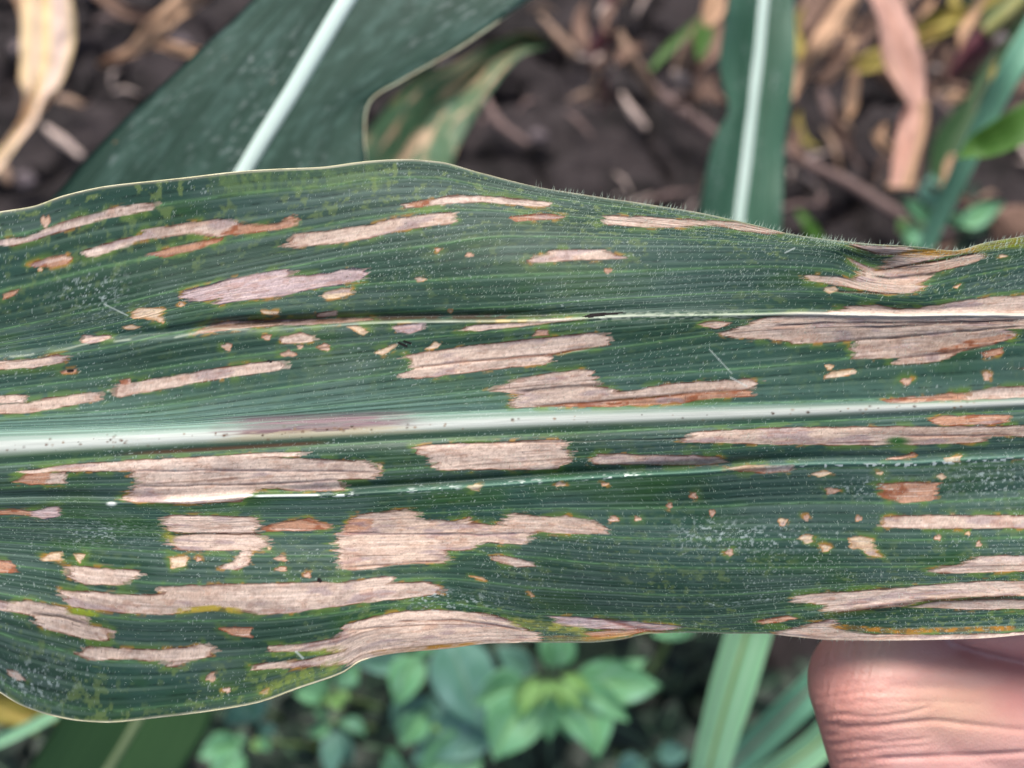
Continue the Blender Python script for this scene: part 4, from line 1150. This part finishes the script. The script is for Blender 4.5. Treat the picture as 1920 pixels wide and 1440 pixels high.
r = empty('corn_stalk', 'second stalk stub with yellowish roots beside the upright leaf', 'stalk')
stem_part('stem', STRAW, r, PX([(1330, 30, .64), (1310, 70, .66), (1290, 110, .68), (1278, 150, .70)]), [.006, .008, .010, .008])
stem_part('node', NODE, r, PX([(1272, 128, .685), (1280, 145, .69), (1290, 160, .70)]), [.006, .0085, .006])
for k, (x, y) in enumerate([(1300, 230), (1325, 215), (1318, 190), (1270, 200)]):
    stem_part('root', STRAW, r, PX([(1285, 150, .70), ((1285 + x) / 2 + 6, 185, .72), (x, y, .76)]), [.0022, .0018, .001])

r = empty('grass_stalk', 'yellow green grass stalk with a wine red sheath at the upper right corner', 'stalk')
stem_part('stem', YSTALK, r, PX([(1990, -90, .48), (1940, -25, .49), (1890, 28, .50), (1850, 62, .51)]), [.0052, .0054, .0055, .005])
stem_part('sheath', PURP, r, PX([(1856, 55, .512), (1832, 85, .52), (1806, 115, .53), (1782, 145, .54)]), [.0050, .0062, .0055, .003])
stem_part('dry_edge', STRAW, r, PX([(1872, 80, .515), (1835, 118, .525), (1795, 150, .54)]), [.002, .0035, .0025])

def stick(lab, pts, rad, mat=TWIG, cat='stick', group=None, name='twig'):
    v, f = tube(catmull(np.array(pts), 26), np.interp(np.linspace(0, 1, 26), np.linspace(0, 1, len(rad)), rad), 8)
    v = v + 0.0012 * (np.stack([fbm(v[:, 0] * 90, v[:, 1] * 90, s_, 2) for s_ in (1, 2, 3)], -1) - 0.5)
    return tag(obj(name, np_mesh(name, v, f), mat), lab, cat, group)
stick('long brown stick lying from the upright leaf to the small weed', [gnd(1455, 270, .02), gnd(1520, 310, .025), gnd(1600, 350, .02), gnd(1700, 410, .015), gnd(1780, 440, .01)], [.004, .0055, .006, .006, .004])
stick('brown stick running down right from the stalk stub to the upright leaf', [gnd(1225, 165, .03), gnd(1275, 205, .025), gnd(1330, 245, .015), gnd(1400, 300, .01)], [.0045, .006, .006, .004])
stick('thin pale stick below the dead stalk stub', [gnd(1165, 175, .02), gnd(1190, 215, .016), gnd(1212, 240, .012)], [.002, .005, .003], NODE)
stick('pale split straw slanting at the left of the dead stalk stub', [gnd(1015, 30, .02), gnd(1045, 65, .02), gnd(1072, 95, .015), gnd(1085, 110, .01)], [.002, .0045, .006, .002], STRAW)
stick('pale chip of straw lying by the yellow dried leaf', [gnd(108, 186, .012), gnd(130, 190, .014), gnd(156, 200, .012)], [.003, .006, .003], STRAW)
stick('lilac grey straw slanting on the soil left of the dusty leaf', [gnd(85, 238, .012), gnd(115, 262, .012), gnd(155, 295, .010)], [.003, .0055, .003], NODE)
stick('pale curled straw at the left edge above the main leaf', [gnd(-10, 290, .012), gnd(8, 320, .014), gnd(18, 345, .010)], [.004, .006, .003], STRAW)
stick('greyish twig lying just right of the blotched leaf', [gnd(905, 170, .015), gnd(935, 230, .012), gnd(990, 270, .01)], [.003, .005, .003])
stick('brown twig standing against the dark soil by the upright leaf', [gnd(1540, 170, .03), gnd(1556, 215, .02), gnd(1580, 260, .01)], [.004, .006, .003])

rng = np.random.RandomState(21)
g1 = 'straw scraps scattered on the soil'
for k in range(90):
    x, y = rng.uniform(-60, 1960) if k < 46 else rng.uniform(1080, 1960), rng.uniform(-30, 440)
    if 430 < y - 0.0 * x: continue
    p0 = gnd(x, y)
    a, L = rng.uniform(0, 6.28), rng.uniform(0.008, 0.035) * (1 if k < 46 else 2.2)
    d = np.array([math.cos(a), math.sin(a), 0])
    pts = [p0 - d * L / 2 + [0, 0, .009], p0 + [0, 0, .011 + rng.rand() * .004], p0 + d * L / 2 + [0, 0, .009]]
    stick('thin scrap of straw lying on the dark soil', pts, [.0008, rng.uniform(.0015, .0035), .0008], [NODE, STRAW, TWIG][k % 3], 'straw', g1, 'straw_scrap')
g2 = 'clods on the soil'
clodm = simple_mat('soil clod', lin('564b4e'), lin('72676a'), 70, 0.95, bump=0.8, dist=0.003)
def clod(c, r, seed):
    n, m_ = 20, 28
    th, ph_ = np.meshgrid(np.linspace(0.02, np.pi - 0.02, n), np.linspace(0, 2 * np.pi, m_, endpoint=False), indexing='ij')
    d = np.stack([np.sin(th) * np.cos(ph_), np.sin(th) * np.sin(ph_), np.cos(th)], -1)
    rr = r * (0.75 + 0.6 * (fbm(d[..., 0] * 1.5 + seed, d[..., 1] * 1.5 + d[..., 2] * 1.3, seed, 4)))
    v = np.array(c) + d * rr[..., None] * np.array([1.15, 0.95, 0.7])
    i = np.arange(n * m_).reshape(n, m_)
    j = np.roll(i, -1, 1)
    q = np.stack([i[:-1], i[1:], j[1:], j[:-1]], -1).reshape(-1, 4)
    return np_mesh('soil_clod', v.reshape(-1, 3), [q, i[0][None], i[-1][::-1][None]])
for k in range(18):
    x, y = rng.uniform(-60, 1960), rng.uniform(-40, 440)
    p0 = gnd(x, y)
    tag(obj('soil_clod', clod(p0 + [0, 0, .002], rng.uniform(.006, .02), k), clodm), 'rough lump of dark soil lying on the ground', 'clod', g2)

# ------------------------------------------------------------------ weeds
def weed_leaf(parent, mat, b, t, hw, bend=0.0, fold=0.15, roll=0.0, seed=0, wavy=0.0012, pet=0.14):
    """b, t = (px,py,D) of the leaf's base and tip, hw = half width in px"""
    b, t = np.array(b, float), np.array(t, float)
    n = 9
    u = np.linspace(0, 1, n)
    d = t[:2] - b[:2]
    ln = np.hypot(*d) + 1e-6
    pr = np.array([-d[1], d[0]]) / ln
    q = np.clip((u - pet) / (1 - pet), 0, 1)
    shp = 2.75 * q ** 0.70 * (1 - q) ** 1.08
    shp = np.maximum(np.nan_to_num(shp), 0.05 * (1 - u))
    Dm = b[2] + (t[2] - b[2]) * u - 0.06 * ln / FPX * b[2] * np.sin(np.pi * u)
    M = [(b[0] + d[0] * k + pr[0] * bend * ln * math.sin(math.pi * k), b[1] + d[1] * k + pr[1] * bend * ln * math.sin(math.pi * k)) for k in u]
    wm = hw * shp
    dz = wm / FPX * b[2]
    L = [(x - pr[0] * w_, y - pr[1] * w_, D - fold * z + roll * z) for (x, y), w_, D, z in zip(M, wm, Dm, dz)]
    R = [(x + pr[0] * w_, y + pr[1] * w_, D - fold * z - roll * z) for (x, y), w_, D, z in zip(M, wm, Dm, dz)]
    M3 = [(x, y, D) for (x, y), D in zip(M, Dm)]
    o, B, N_, s, w = strip_obj('leaf', mat, parent, L, M3, R, ext=(False, False), n=36, mh=6, ripple=(wavy, 190, seed), rough_n=0.0015, seed=seed)
    return o

def weed(label, centre, leaves, stem_r=.0018, group=None):
    r = empty('weed_plant', label, 'weed', group)
    c = P(*[np.array(q, float) for q in centre])
    base = np.array([c[0] + 0.02, c[1] + 0.01, -0.01])
    stem_part('stem', STEM, r, [c, c * .6 + base * .4 + np.array([.004, 0, 0]), base], [stem_r * .7, stem_r, stem_r * 1.3])
    for k, lf in enumerate(leaves):
        mt, b, t, hw, *rest = lf
        kw = rest[0] if rest else {}
        weed_leaf(r, mt, b, t, hw, seed=k + int(centre[0]) % 50, **kw)
    return r

C0 = (1032, 1285, .40)
weed('bushy light green weed with a yellow green centre below the main leaf', C0, [
    (WEED, (1045, 1282, .402), (1242, 1288, .40), 56, dict(bend=-0.02, roll=.15, fold=.25)),
    (WEED, (1050, 1292, .400), (1122, 1424, .385), 56, dict(bend=-0.16, roll=.35, fold=.4, pet=.05)),
    (WEED, (1015, 1295, .400), (926, 1428, .385), 66, dict(bend=0.08, fold=.3, pet=.05)),
    (WEED, (1010, 1285, .402), (886, 1320, .395), 50, dict(bend=0.05, fold=.3)),
    (WEED, (1040, 1262, .40), (1068, 1178, .392), 27, dict(bend=.05, roll=.3)),
    (WEED, (1032, 1262, .405), (1024, 1180, .40), 20, dict(roll=-.4)),
    (WEED_B, (1010, 1270, .415), (930, 1214, .412), 30, dict(fold=.3)),
    (WEED_B, (985, 1280, .42), (915, 1262, .42), 22, dict(fold=.4)),
    (WEED, (1060, 1275, .418), (1214, 1236, .415), 34, dict(bend=.1, roll=.3)),
    (WEED, (1050, 1280, .41), (1160, 1330, .405), 30, dict(roll=.2)),
    (WEED, (1028, 1292, .395), (1030, 1392, .39), 26, dict(fold=.4)),
    (WEED, (1024, 1290, .398), (985, 1402, .39), 34, dict(fold=.4, bend=.06)),
    (WEED, (1042, 1290, .398), (1075, 1392, .39), 32, dict(fold=.4, bend=-.06)),
    (WEED, (1050, 1286, .397), (1180, 1352, .388), 34, dict(fold=.35, bend=-.08)),
    (WEED_Y, (1038, 1276, .383), (1090, 1340, .375), 15, dict(fold=.5, bend=-.1)),
    (WEED_Y, (1026, 1276, .383), (975, 1345, .375), 15, dict(fold=.5, bend=.1)),
    (WEED_Y, (1030, 1268, .388), (1008, 1330, .38), 16, dict(fold=.5, bend=.08)),
    (WEED_Y, (1036, 1268, .388), (1056, 1330, .38), 17, dict(fold=.5, bend=-.1)),
    (WEED_Y, (1020, 1262, .39), (960, 1332, .385), 13, dict(fold=.5, bend=.12)),
    (WEED_Y, (1045, 1262, .39), (1110, 1310, .384), 14, dict(fold=.5, bend=-.12)),
    (WEED_Y, (1032, 1272, .384), (1034, 1308, .378), 9, dict(fold=.5)),
    (WEED_SHADE, (1040, 1300, .43), (1230, 1400, .44), 60, dict()),
    (WEED_SHADE, (1030, 1310, .43), (1030, 1450, .44), 55, dict()),
])
weed('tall bluish green weed with one large smooth leaf left of the bushy one', (820, 1240, .43), [
    (WEED_B, (840, 1190, .42), (905, 1372, .415), 74, dict(bend=.0, fold=.12, pet=.02)),
    (WEED, (800, 1215, .425), (745, 1325, .42), 40, dict(bend=.1)),
    (WEED, (815, 1230, .42), (790, 1200, .42), 34, dict()),
    (WEED_B, (790, 1300, .43), (740, 1372, .43), 40, dict(fold=.2)),
    (WEED_B, (815, 1290, .43), (780, 1400, .43), 46, dict(fold=.3)),
    (WEED, (800, 1330, .425), (750, 1402, .42), 36, dict(fold=.3)),
    (WEED_Y, (812, 1356, .418), (822, 1372, .416), 7, dict()),
    (WEED_B, (940, 1370, .43), (770, 1432, .425), 62, dict(bend=.14, fold=.2, pet=.04)),
    (WEED, (930, 1400, .43), (780, 1470, .425), 60, dict(bend=.1, fold=.2)),
    (WEED_B, (790, 1236, .43), (648, 1236, .425), 26, dict(bend=-.05)),
    (WEED_SHADE, (800, 1240, .45), (672, 1290, .45), 46, dict()),
    (WEED_SHADE, (830, 1290, .46), (700, 1390, .46), 60, dict()),
])
weed('pale green weed sprig with a yellow tip beneath the curved lower margin', (622, 1300, .42), [
    (WEED, (625, 1300, .42), (548, 1296, .415), 26, dict(fold=.3)),
    (WEED, (632, 1298, .42), (672, 1246, .415), 26, dict(roll=.3)),
    (WEED, (618, 1294, .42), (590, 1240, .415), 24, dict(roll=.2)),
    (WEED_Y, (622, 1302, .412), (640, 1330, .408), 14, dict(fold=.5)),
    (WEED_Y, (618, 1300, .412), (600, 1322, .408), 11, dict(fold=.5)),
    (WEED_Y, (634, 1296, .412), (652, 1312, .408), 9, dict(fold=.5)),
    (WEED_SHADE, (620, 1310, .45), (560, 1340, .45), 34, dict()),
])
weed('small star shaped green weed below the pale sprig', (625, 1352, .44), [
    (WEED, (622, 1352, .44), (572, 1378, .435), 17, dict(fold=.3, bend=-.1)),
    (WEED, (630, 1350, .44), (686, 1384, .435), 17, dict(fold=.3, bend=-.15)),
    (WEED, (620, 1348, .44), (590, 1338, .435), 12, dict(fold=.3)),
    (WEED_B, (624, 1356, .44), (620, 1460, .43), 26, dict(fold=.25)),
    (WEED_B, (632, 1356, .44), (660, 1440, .44), 18, dict(roll=.4)),
    (WEED_SHADE, (630, 1350, .46), (700, 1340, .46), 28, dict()),
])
weed('weed with round grey green leaves beside the dark green corn leaf', (478, 1390, .44), [
    (WEED_B, (478, 1356, .425), (446, 1296, .415), 54, dict(fold=.05, pet=.02, bend=-.05)),
    (WEED_B, (482, 1380, .435), (516, 1358, .43), 20, dict(fold=.2)),
    (WEED, (486, 1378, .43), (504, 1410, .43), 16, dict(fold=.2)),
    (WEED_Y, (470, 1388, .43), (488, 1408, .425), 8, dict(fold=.3)),
    (WEED, (466, 1392, .435), (372, 1420, .43), 34, dict(fold=.2, bend=.05)),
    (WEED, (460, 1396, .435), (395, 1470, .43), 38, dict(fold=.2)),
    (WEED, (462, 1390, .43), (440, 1384, .43), 12, dict(fold=.3)),
    (WEED_SHADE, (510, 1430, .45), (420, 1450, .45), 20, dict(fold=.2)),
    (WEED_SHADE, (520, 1424, .45), (610, 1446, .45), 16, dict(fold=.2)),
    (WEED_SHADE, (440, 1380, .46), (370, 1370, .46), 36, dict()),
])
weed('pale pointed weed shoot at the bottom edge left of centre', (730, 1480, .40), [
    (WEED, (760, 1490, .40), (728, 1402, .39), 24, dict(fold=.5, pet=.02)),
    (WEED, (735, 1480, .40), (716, 1420, .395), 12, dict(roll=.4)),
    (WEED_SHADE, (735, 1480, .42), (660, 1440, .42), 30, dict()),
    (WEED_SHADE, (735, 1480, .42), (690, 1500, .42), 30, dict()),
])
weed('dim weed in the shade between the bushy weed and the grass blade', (1240, 1400, .50), [
    (WEED_SHADE, (1240, 1400, .50), (1180, 1440, .49), 34, dict()),
    (WEED_B, (1225, 1420, .48), (1290, 1410, .48), 30, dict()),
    (WEED_B, (1220, 1430, .47), (1150, 1460, .47), 40, dict()),
    (WEED_SHADE, (1240, 1390, .50), (1270, 1310, .50), 30, dict()),
    (WEED_SHADE, (1240, 1395, .50), (1300, 1360, .50), 26, dict()),
    (WEED_SHADE, (1235, 1390, .50), (1200, 1340, .50), 26, dict()),
])
weed('light green weed leaf tip just below the main leaf left of the grass blade', (1270, 1150, .36), [
    (WEED, (1320, 1176, .35), (1222, 1190, .345), 22, dict(fold=.2)),
    (WEED_SHADE, (1300, 1160, .37), (1230, 1160, .37), 20, dict()),
])
weed('small green weed by the blue green grass at the right above the main leaf', (1760, 420, .52), [
    (WEED_SHADE, (1755, 420, .52), (1682, 366, .515), 24, dict(fold=.2)),
    (WEED, (1750, 425, .52), (1700, 372, .51), 15, dict(fold=.2)),
    (WEED_B, (1740, 400, .53), (1748, 325, .525), 26, dict(fold=.2)),
    (WEED, (1790, 430, .51), (1885, 378, .505), 26, dict(fold=.2)),
    (WEED_SHADE, (1790, 440, .52), (1860, 430, .52), 34, dict(fold=.2)),
    (WEED, (1795, 432, .50), (1798, 398, .495), 14, dict(fold=.1)),
    (WEED, (1740, 435, .52), (1690, 450, .515), 24, dict(fold=.2)),
    (WEED_Y, (1700, 432, .51), (1682, 412, .505), 17, dict(fold=.0, pet=.02)),
    (WEED_SHADE, (1780, 450, .52), (1840, 480, .52), 34, dict(fold=.2)),
    (WEED_SHADE, (1740, 450, .53), (1700, 490, .53), 34, dict(fold=.2)),
    (WEED_SHADE, (1800, 380, .54), (1840, 340, .54), 20, dict(fold=.2)),
])
# low undergrowth with shade painted into its leaves: three plants built, then copied
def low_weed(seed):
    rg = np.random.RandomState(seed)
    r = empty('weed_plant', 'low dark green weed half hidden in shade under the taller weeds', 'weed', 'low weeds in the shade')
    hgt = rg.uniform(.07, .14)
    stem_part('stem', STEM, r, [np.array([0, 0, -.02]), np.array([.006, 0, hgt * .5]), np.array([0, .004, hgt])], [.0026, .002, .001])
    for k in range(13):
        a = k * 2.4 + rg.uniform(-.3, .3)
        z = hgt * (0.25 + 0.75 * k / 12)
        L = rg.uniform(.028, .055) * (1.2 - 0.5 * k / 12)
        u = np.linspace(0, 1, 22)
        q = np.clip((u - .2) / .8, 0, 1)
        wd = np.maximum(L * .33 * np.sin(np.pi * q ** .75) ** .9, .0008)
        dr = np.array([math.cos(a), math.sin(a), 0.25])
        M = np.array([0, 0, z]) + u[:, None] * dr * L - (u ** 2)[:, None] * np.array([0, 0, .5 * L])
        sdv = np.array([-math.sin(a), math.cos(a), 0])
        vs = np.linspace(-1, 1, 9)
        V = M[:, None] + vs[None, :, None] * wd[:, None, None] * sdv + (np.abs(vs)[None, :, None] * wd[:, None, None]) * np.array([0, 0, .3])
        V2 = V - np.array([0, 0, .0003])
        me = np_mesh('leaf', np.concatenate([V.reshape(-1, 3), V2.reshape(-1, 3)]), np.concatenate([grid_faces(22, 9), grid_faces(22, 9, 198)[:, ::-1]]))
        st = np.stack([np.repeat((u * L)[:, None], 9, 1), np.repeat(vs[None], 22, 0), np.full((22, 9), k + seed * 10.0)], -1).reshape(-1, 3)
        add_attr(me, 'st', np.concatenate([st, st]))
        obj('leaf', me, WEED_SHADE, r)
    return r
protos = [low_weed(s_) for s_ in (1, 2, 3)]
spots = []
for y in (1215, 1290, 1365, 1440):
    for x in range(340, 1420, 120):
        spots.append((x + rng.uniform(-50, 50), y + rng.uniform(-30, 30)))
spots += [(60, 1420), (180, 1400), (1560, 1400), (1480, 1330)]
for k, (x, y) in enumerate(spots):
    src = protos[k % 3]
    p0 = gnd(x, y)
    if k < 3:
        o = src
    else:
        o = src.copy()
        COL.objects.link(o)
        for ch in list(src.children):
            c = ch.copy()
            COL.objects.link(c)
            c.parent = o
    o.location = p0
    o.rotation_euler = (0, 0, rng.uniform(0, 6.28))
    sc_ = rng.uniform(.8, 1.3)
    o.scale = (sc_, sc_, sc_)

# ------------------------------------------------------------------ the hand holding the leaf from below
def build_hand():
    V, F, n0 = [], [], 0
    def capsule(a, b, ra, rb, seg=28, rings=14):
        nonlocal n0
        a, b = np.array(a), np.array(b)
        ax = b - a
        L = np.linalg.norm(ax)
        ax = ax / L
        e1 = unit(np.cross(ax, [0.31, 0.52, 0.79]))
        e2 = np.cross(ax, e1)
        prof = []
        for t in np.linspace(0, np.pi / 2, rings)[:-1]:
            prof.append((-ra * math.cos(t), max(ra * math.sin(t), 1e-5)))
        for t in np.linspace(0, 1, 10):
            prof.append((L * t, ra + (rb - ra) * t))
        for t in np.linspace(np.pi / 2, np.pi, rings)[1:]:
            prof.append((L - rb * math.cos(t), max(rb * math.sin(t), 1e-5)))
        prof = np.array(prof)
        th = np.linspace(0, 2 * np.pi, seg, endpoint=False)
        ring = np.cos(th)[:, None] * e1 + np.sin(th)[:, None] * e2
        v = a + prof[:, 0][:, None, None] * ax + prof[:, 1][:, None, None] * ring[None]
        k = len(prof)
        i = np.arange(k * seg).reshape(k, seg) + n0
        j = np.roll(i, -1, 1)
        V.append(v.reshape(-1, 3))
        F.append(np.stack([i[:-1], j[:-1], j[1:], i[1:]], -1).reshape(-1, 4))
        caps.append(i[0][::-1][None]); caps.append(i[-1][None])
        n0 += k * seg
    caps = []
    def pt(x, y, d): return P(np.array(float(x)), np.array(float(y)), np.array(float(d)))
    # index, middle, ring, little: root knuckle -> middle joint -> end joint -> tip
    fingers = [
        ([(2260, 1485, .150), (1641, 1288, .1372), (1745, 1110, .152), (1905, 1035, .137)], [.0128, .0104, .0085, .0070]),
        ([(2290, 1590, .154), (1697, 1482, .1390), (1800, 1340, .158), (2000, 1290, .170)], [.0130, .0106, .0088, .0072]),
        ([(2340, 1800, .164), (1780, 1690, .1460), (1890, 1600, .168), (2080, 1540, .178)], [.0125, .0100, .0082, .0068]),
        ([(2390, 2030, .172), (1960, 1950, .1580), (2030, 1810, .174), (2180, 1760, .182)], [.0110, .0085, .0070, .0058]),
    ]
    for pts, rr in fingers:
        q = [pt(*p) for p in pts]
        for k in range(3):
            capsule(q[k], q[k + 1], rr[k], rr[k + 1])
    capsule(pt(1645, 1300, .1374), pt(1698, 1480, .1388), .0104, .0106)
    capsule(pt(1672, 1388, .1378), pt(2200, 1540, .1500), .0103, .0122)
    # palm and back of the hand
    wr = pt(2950, 1760, .205)
    for pts, rr in fingers:
        capsule(pt(*pts[0]), wr, rr[0], .019)
    capsule(pt(2260, 1485, .150), pt(2390, 2030, .172), .0125, .0115)
    capsule(pt(2500, 1500, .168), pt(2560, 1950, .182), .0145, .0135)
    # thumb pressed to the underside of the leaf
    th = [(2720, 1580, .190), (2330, 1230, .168), (2020, 1160, .1560), (1830, 1110, .1360)]
    q = [pt(*p) for p in th]
    for k, (ra, rb) in enumerate([(.016, .0130), (.0130, .0108), (.0108, .0086)]):
        capsule(q[k], q[k + 1], ra, rb)
    # forearm
    fa = wr + unit(wr - pt(2300, 1640, .156)) * 0.24 + np.array([0.02, -0.05, 0.0])
    capsule(wr, fa, .024, .038)
    me = np_mesh('tmp', np.concatenate(V), [np.concatenate(F)] + caps)
    tmp = bpy.data.objects.new('tmp', me)
    COL.objects.link(tmp)
    rm = tmp.modifiers.new('r', 'REMESH')
    rm.mode = 'VOXEL'
    rm.voxel_size = 0.0004
    rm.use_smooth_shade = True
    sm = tmp.modifiers.new('s', 'SMOOTH')
    sm.factor = 0.5
    sm.iterations = 24
    dg = bpy.context.evaluated_depsgraph_get()
    ev = tmp.evaluated_get(dg)
    me2 = bpy.data.meshes.new_from_object(ev)
    bpy.data.objects.remove(tmp)
    bpy.data.meshes.remove(me)
    n = len(me2.vertices)
    co = np.zeros(n * 3, np.float32); me2.vertices.foreach_get('co', co)
    no = np.zeros(n * 3, np.float32); me2.vertices.foreach_get('normal', no)
    co, no = co.reshape(-1, 3).astype(float), no.reshape(-1, 3).astype(float)
    x, y, D = to_px(co)
    vis = sstep(2000, 1900, x) * sstep(0.19, 0.16, D) * sstep(-0.1, 0.35, -(no @ FWD))
    # skin relief: cross hatched knuckle skin on the left, long soft folds to the right
    kn = sstep(1720, 1600, x)
    a = np.sin((y + 0.10 * (x - 1600)) / 2.9 + 5.0 * fbm(x / 60, y / 30, 3, 3)) * sstep(0.35, 0.7, fbm(x / 30, y / 9, 5, 2))
    b = np.sin((x + 0.25 * (y - 1200)) / 2.8 + 5.0 * fbm(x / 30, y / 60, 7, 3)) * sstep(0.35, 0.7, fbm(x / 9, y / 30, 8, 2))
    disp = kn * (0.00012 * a + 0.00012 * b)
    def crease(pts, w, dep):
        p = np.array(pts, float)
        yc = np.interp(x, p[:, 0], p[:, 1]) + 2.5 * (fbm(x / 30, x * 0, 11, 2) - .5)
        on = sstep(p[0, 0] - 5, p[0, 0] + 30, x) * sstep(p[-1, 0] + 5, p[-1, 0] - 30, x)
        return -0.7 * dep * np.exp(-((y - yc) / w) ** 2) * on
    for pts, w, dep in [([(1560, 1300), (1620, 1298), (1720, 1302)], 3, .00022), ([(1555, 1322), (1600, 1312), (1660, 1320)], 2.6, .0002),
                        ([(1555, 1338), (1620, 1345), (1700, 1338), (1760, 1322)], 3.2, .0003), ([(1560, 1366), (1640, 1362), (1750, 1352), (1900, 1368), (1990, 1376)], 5, .00050),
                        ([(1655, 1288), (1740, 1288), (1860, 1290)], 8, .00034), ([(1660, 1317), (1760, 1316), (1850, 1320)], 4, .0002),
                        ([(1640, 1424), (1740, 1420), (1860, 1416), (1990, 1408)], 5, .0006), ([(1590, 1388), (1660, 1392), (1750, 1384)], 3, .00025),
                        ([(1620, 1405), (1700, 1402), (1760, 1396)], 2.6, .0002)]:
        disp = disp + crease(pts, w, dep)
    disp = disp + 0.00030 * np.exp(-((y - 1262) / 16) ** 2) * sstep(1620, 1700, x) * sstep(1960, 1820, x)
    disp = disp + 0.00007 * (fbm(x / 14, y / 6, 13, 3) - .5) * (0.4 + 0.6 * kn)
    co = co + no * (disp * vis)[:, None]
    me2.vertices.foreach_set('co', co.astype(np.float32).ravel())
    me2.polygons.foreach_set('use_smooth', np.ones(len(me2.polygons), bool))
    # skin colour: blood and paler stretched places
    c = np.zeros((n, 3)) + np.array(lin('d8a59c'))
    def mx(c, f, d): return c + np.clip(f, 0, 1)[:, None] * (np.array(d) - c)
    c = mx(c, sstep(1700, 1580, x) * 0.6, lin('cf8a7c'))
    c = mx(c, np.exp(-((x - 1800) / 150) ** 2 - ((y - 1330) / 60) ** 2) * 0.75, lin('dcb294'))
    c = mx(c, np.exp(-((x - 1640) / 60) ** 2 - ((y - 1225) / 40) ** 2) * 0.5, lin('d8b8a0'))
    c = mx(c, np.exp(-((x - 1920) / 80) ** 2 - ((y - 1310) / 55) ** 2) * 0.45, lin('d07c80'))
    c = mx(c, (fbm(x / 26, y / 18, 15, 4) - .35) * 0.4, lin('c87e72'))
    rgba = np.concatenate([c, np.ones((n, 1))], -1)
    add_attr(me2, 'skin_tone', rgba)
    me2.materials.clear()
    T = NT('skin')
    at = T.n('ShaderNodeAttribute', attribute_name='skin_tone')
    T.l(at.outputs['Color'], T.b.inputs['Base Color'])
    T.b.inputs['Roughness'].default_value = 0.48
    T.b.inputs['Subsurface Weight'].default_value = 0.25
    T.b.inputs['Subsurface Radius'].default_value = (1.0, 0.35, 0.2)
    T.b.inputs['Subsurface Scale'].default_value = 0.0018
    tc = T.n('ShaderNodeTexCoord')
    vo = T.n('ShaderNodeTexVoronoi')
    T.l(tc.outputs['Object'], vo.inputs['Vector'])
    vo.inputs['Scale'].default_value = 2200
    bp = T.n('ShaderNodeBump')
    bp.inputs['Strength'].default_value = 0.35
    bp.inputs['Distance'].default_value = 0.00012
    T.l(vo.outputs['Distance'], bp.inputs['Height'])
    T.l(bp.outputs[0], T.b.inputs['Normal'])
    o = obj('person', me2, T.m)
    tag(o, "bare hand with bent fingers gripping the main leaf's lower margin from below", 'person')
build_hand()
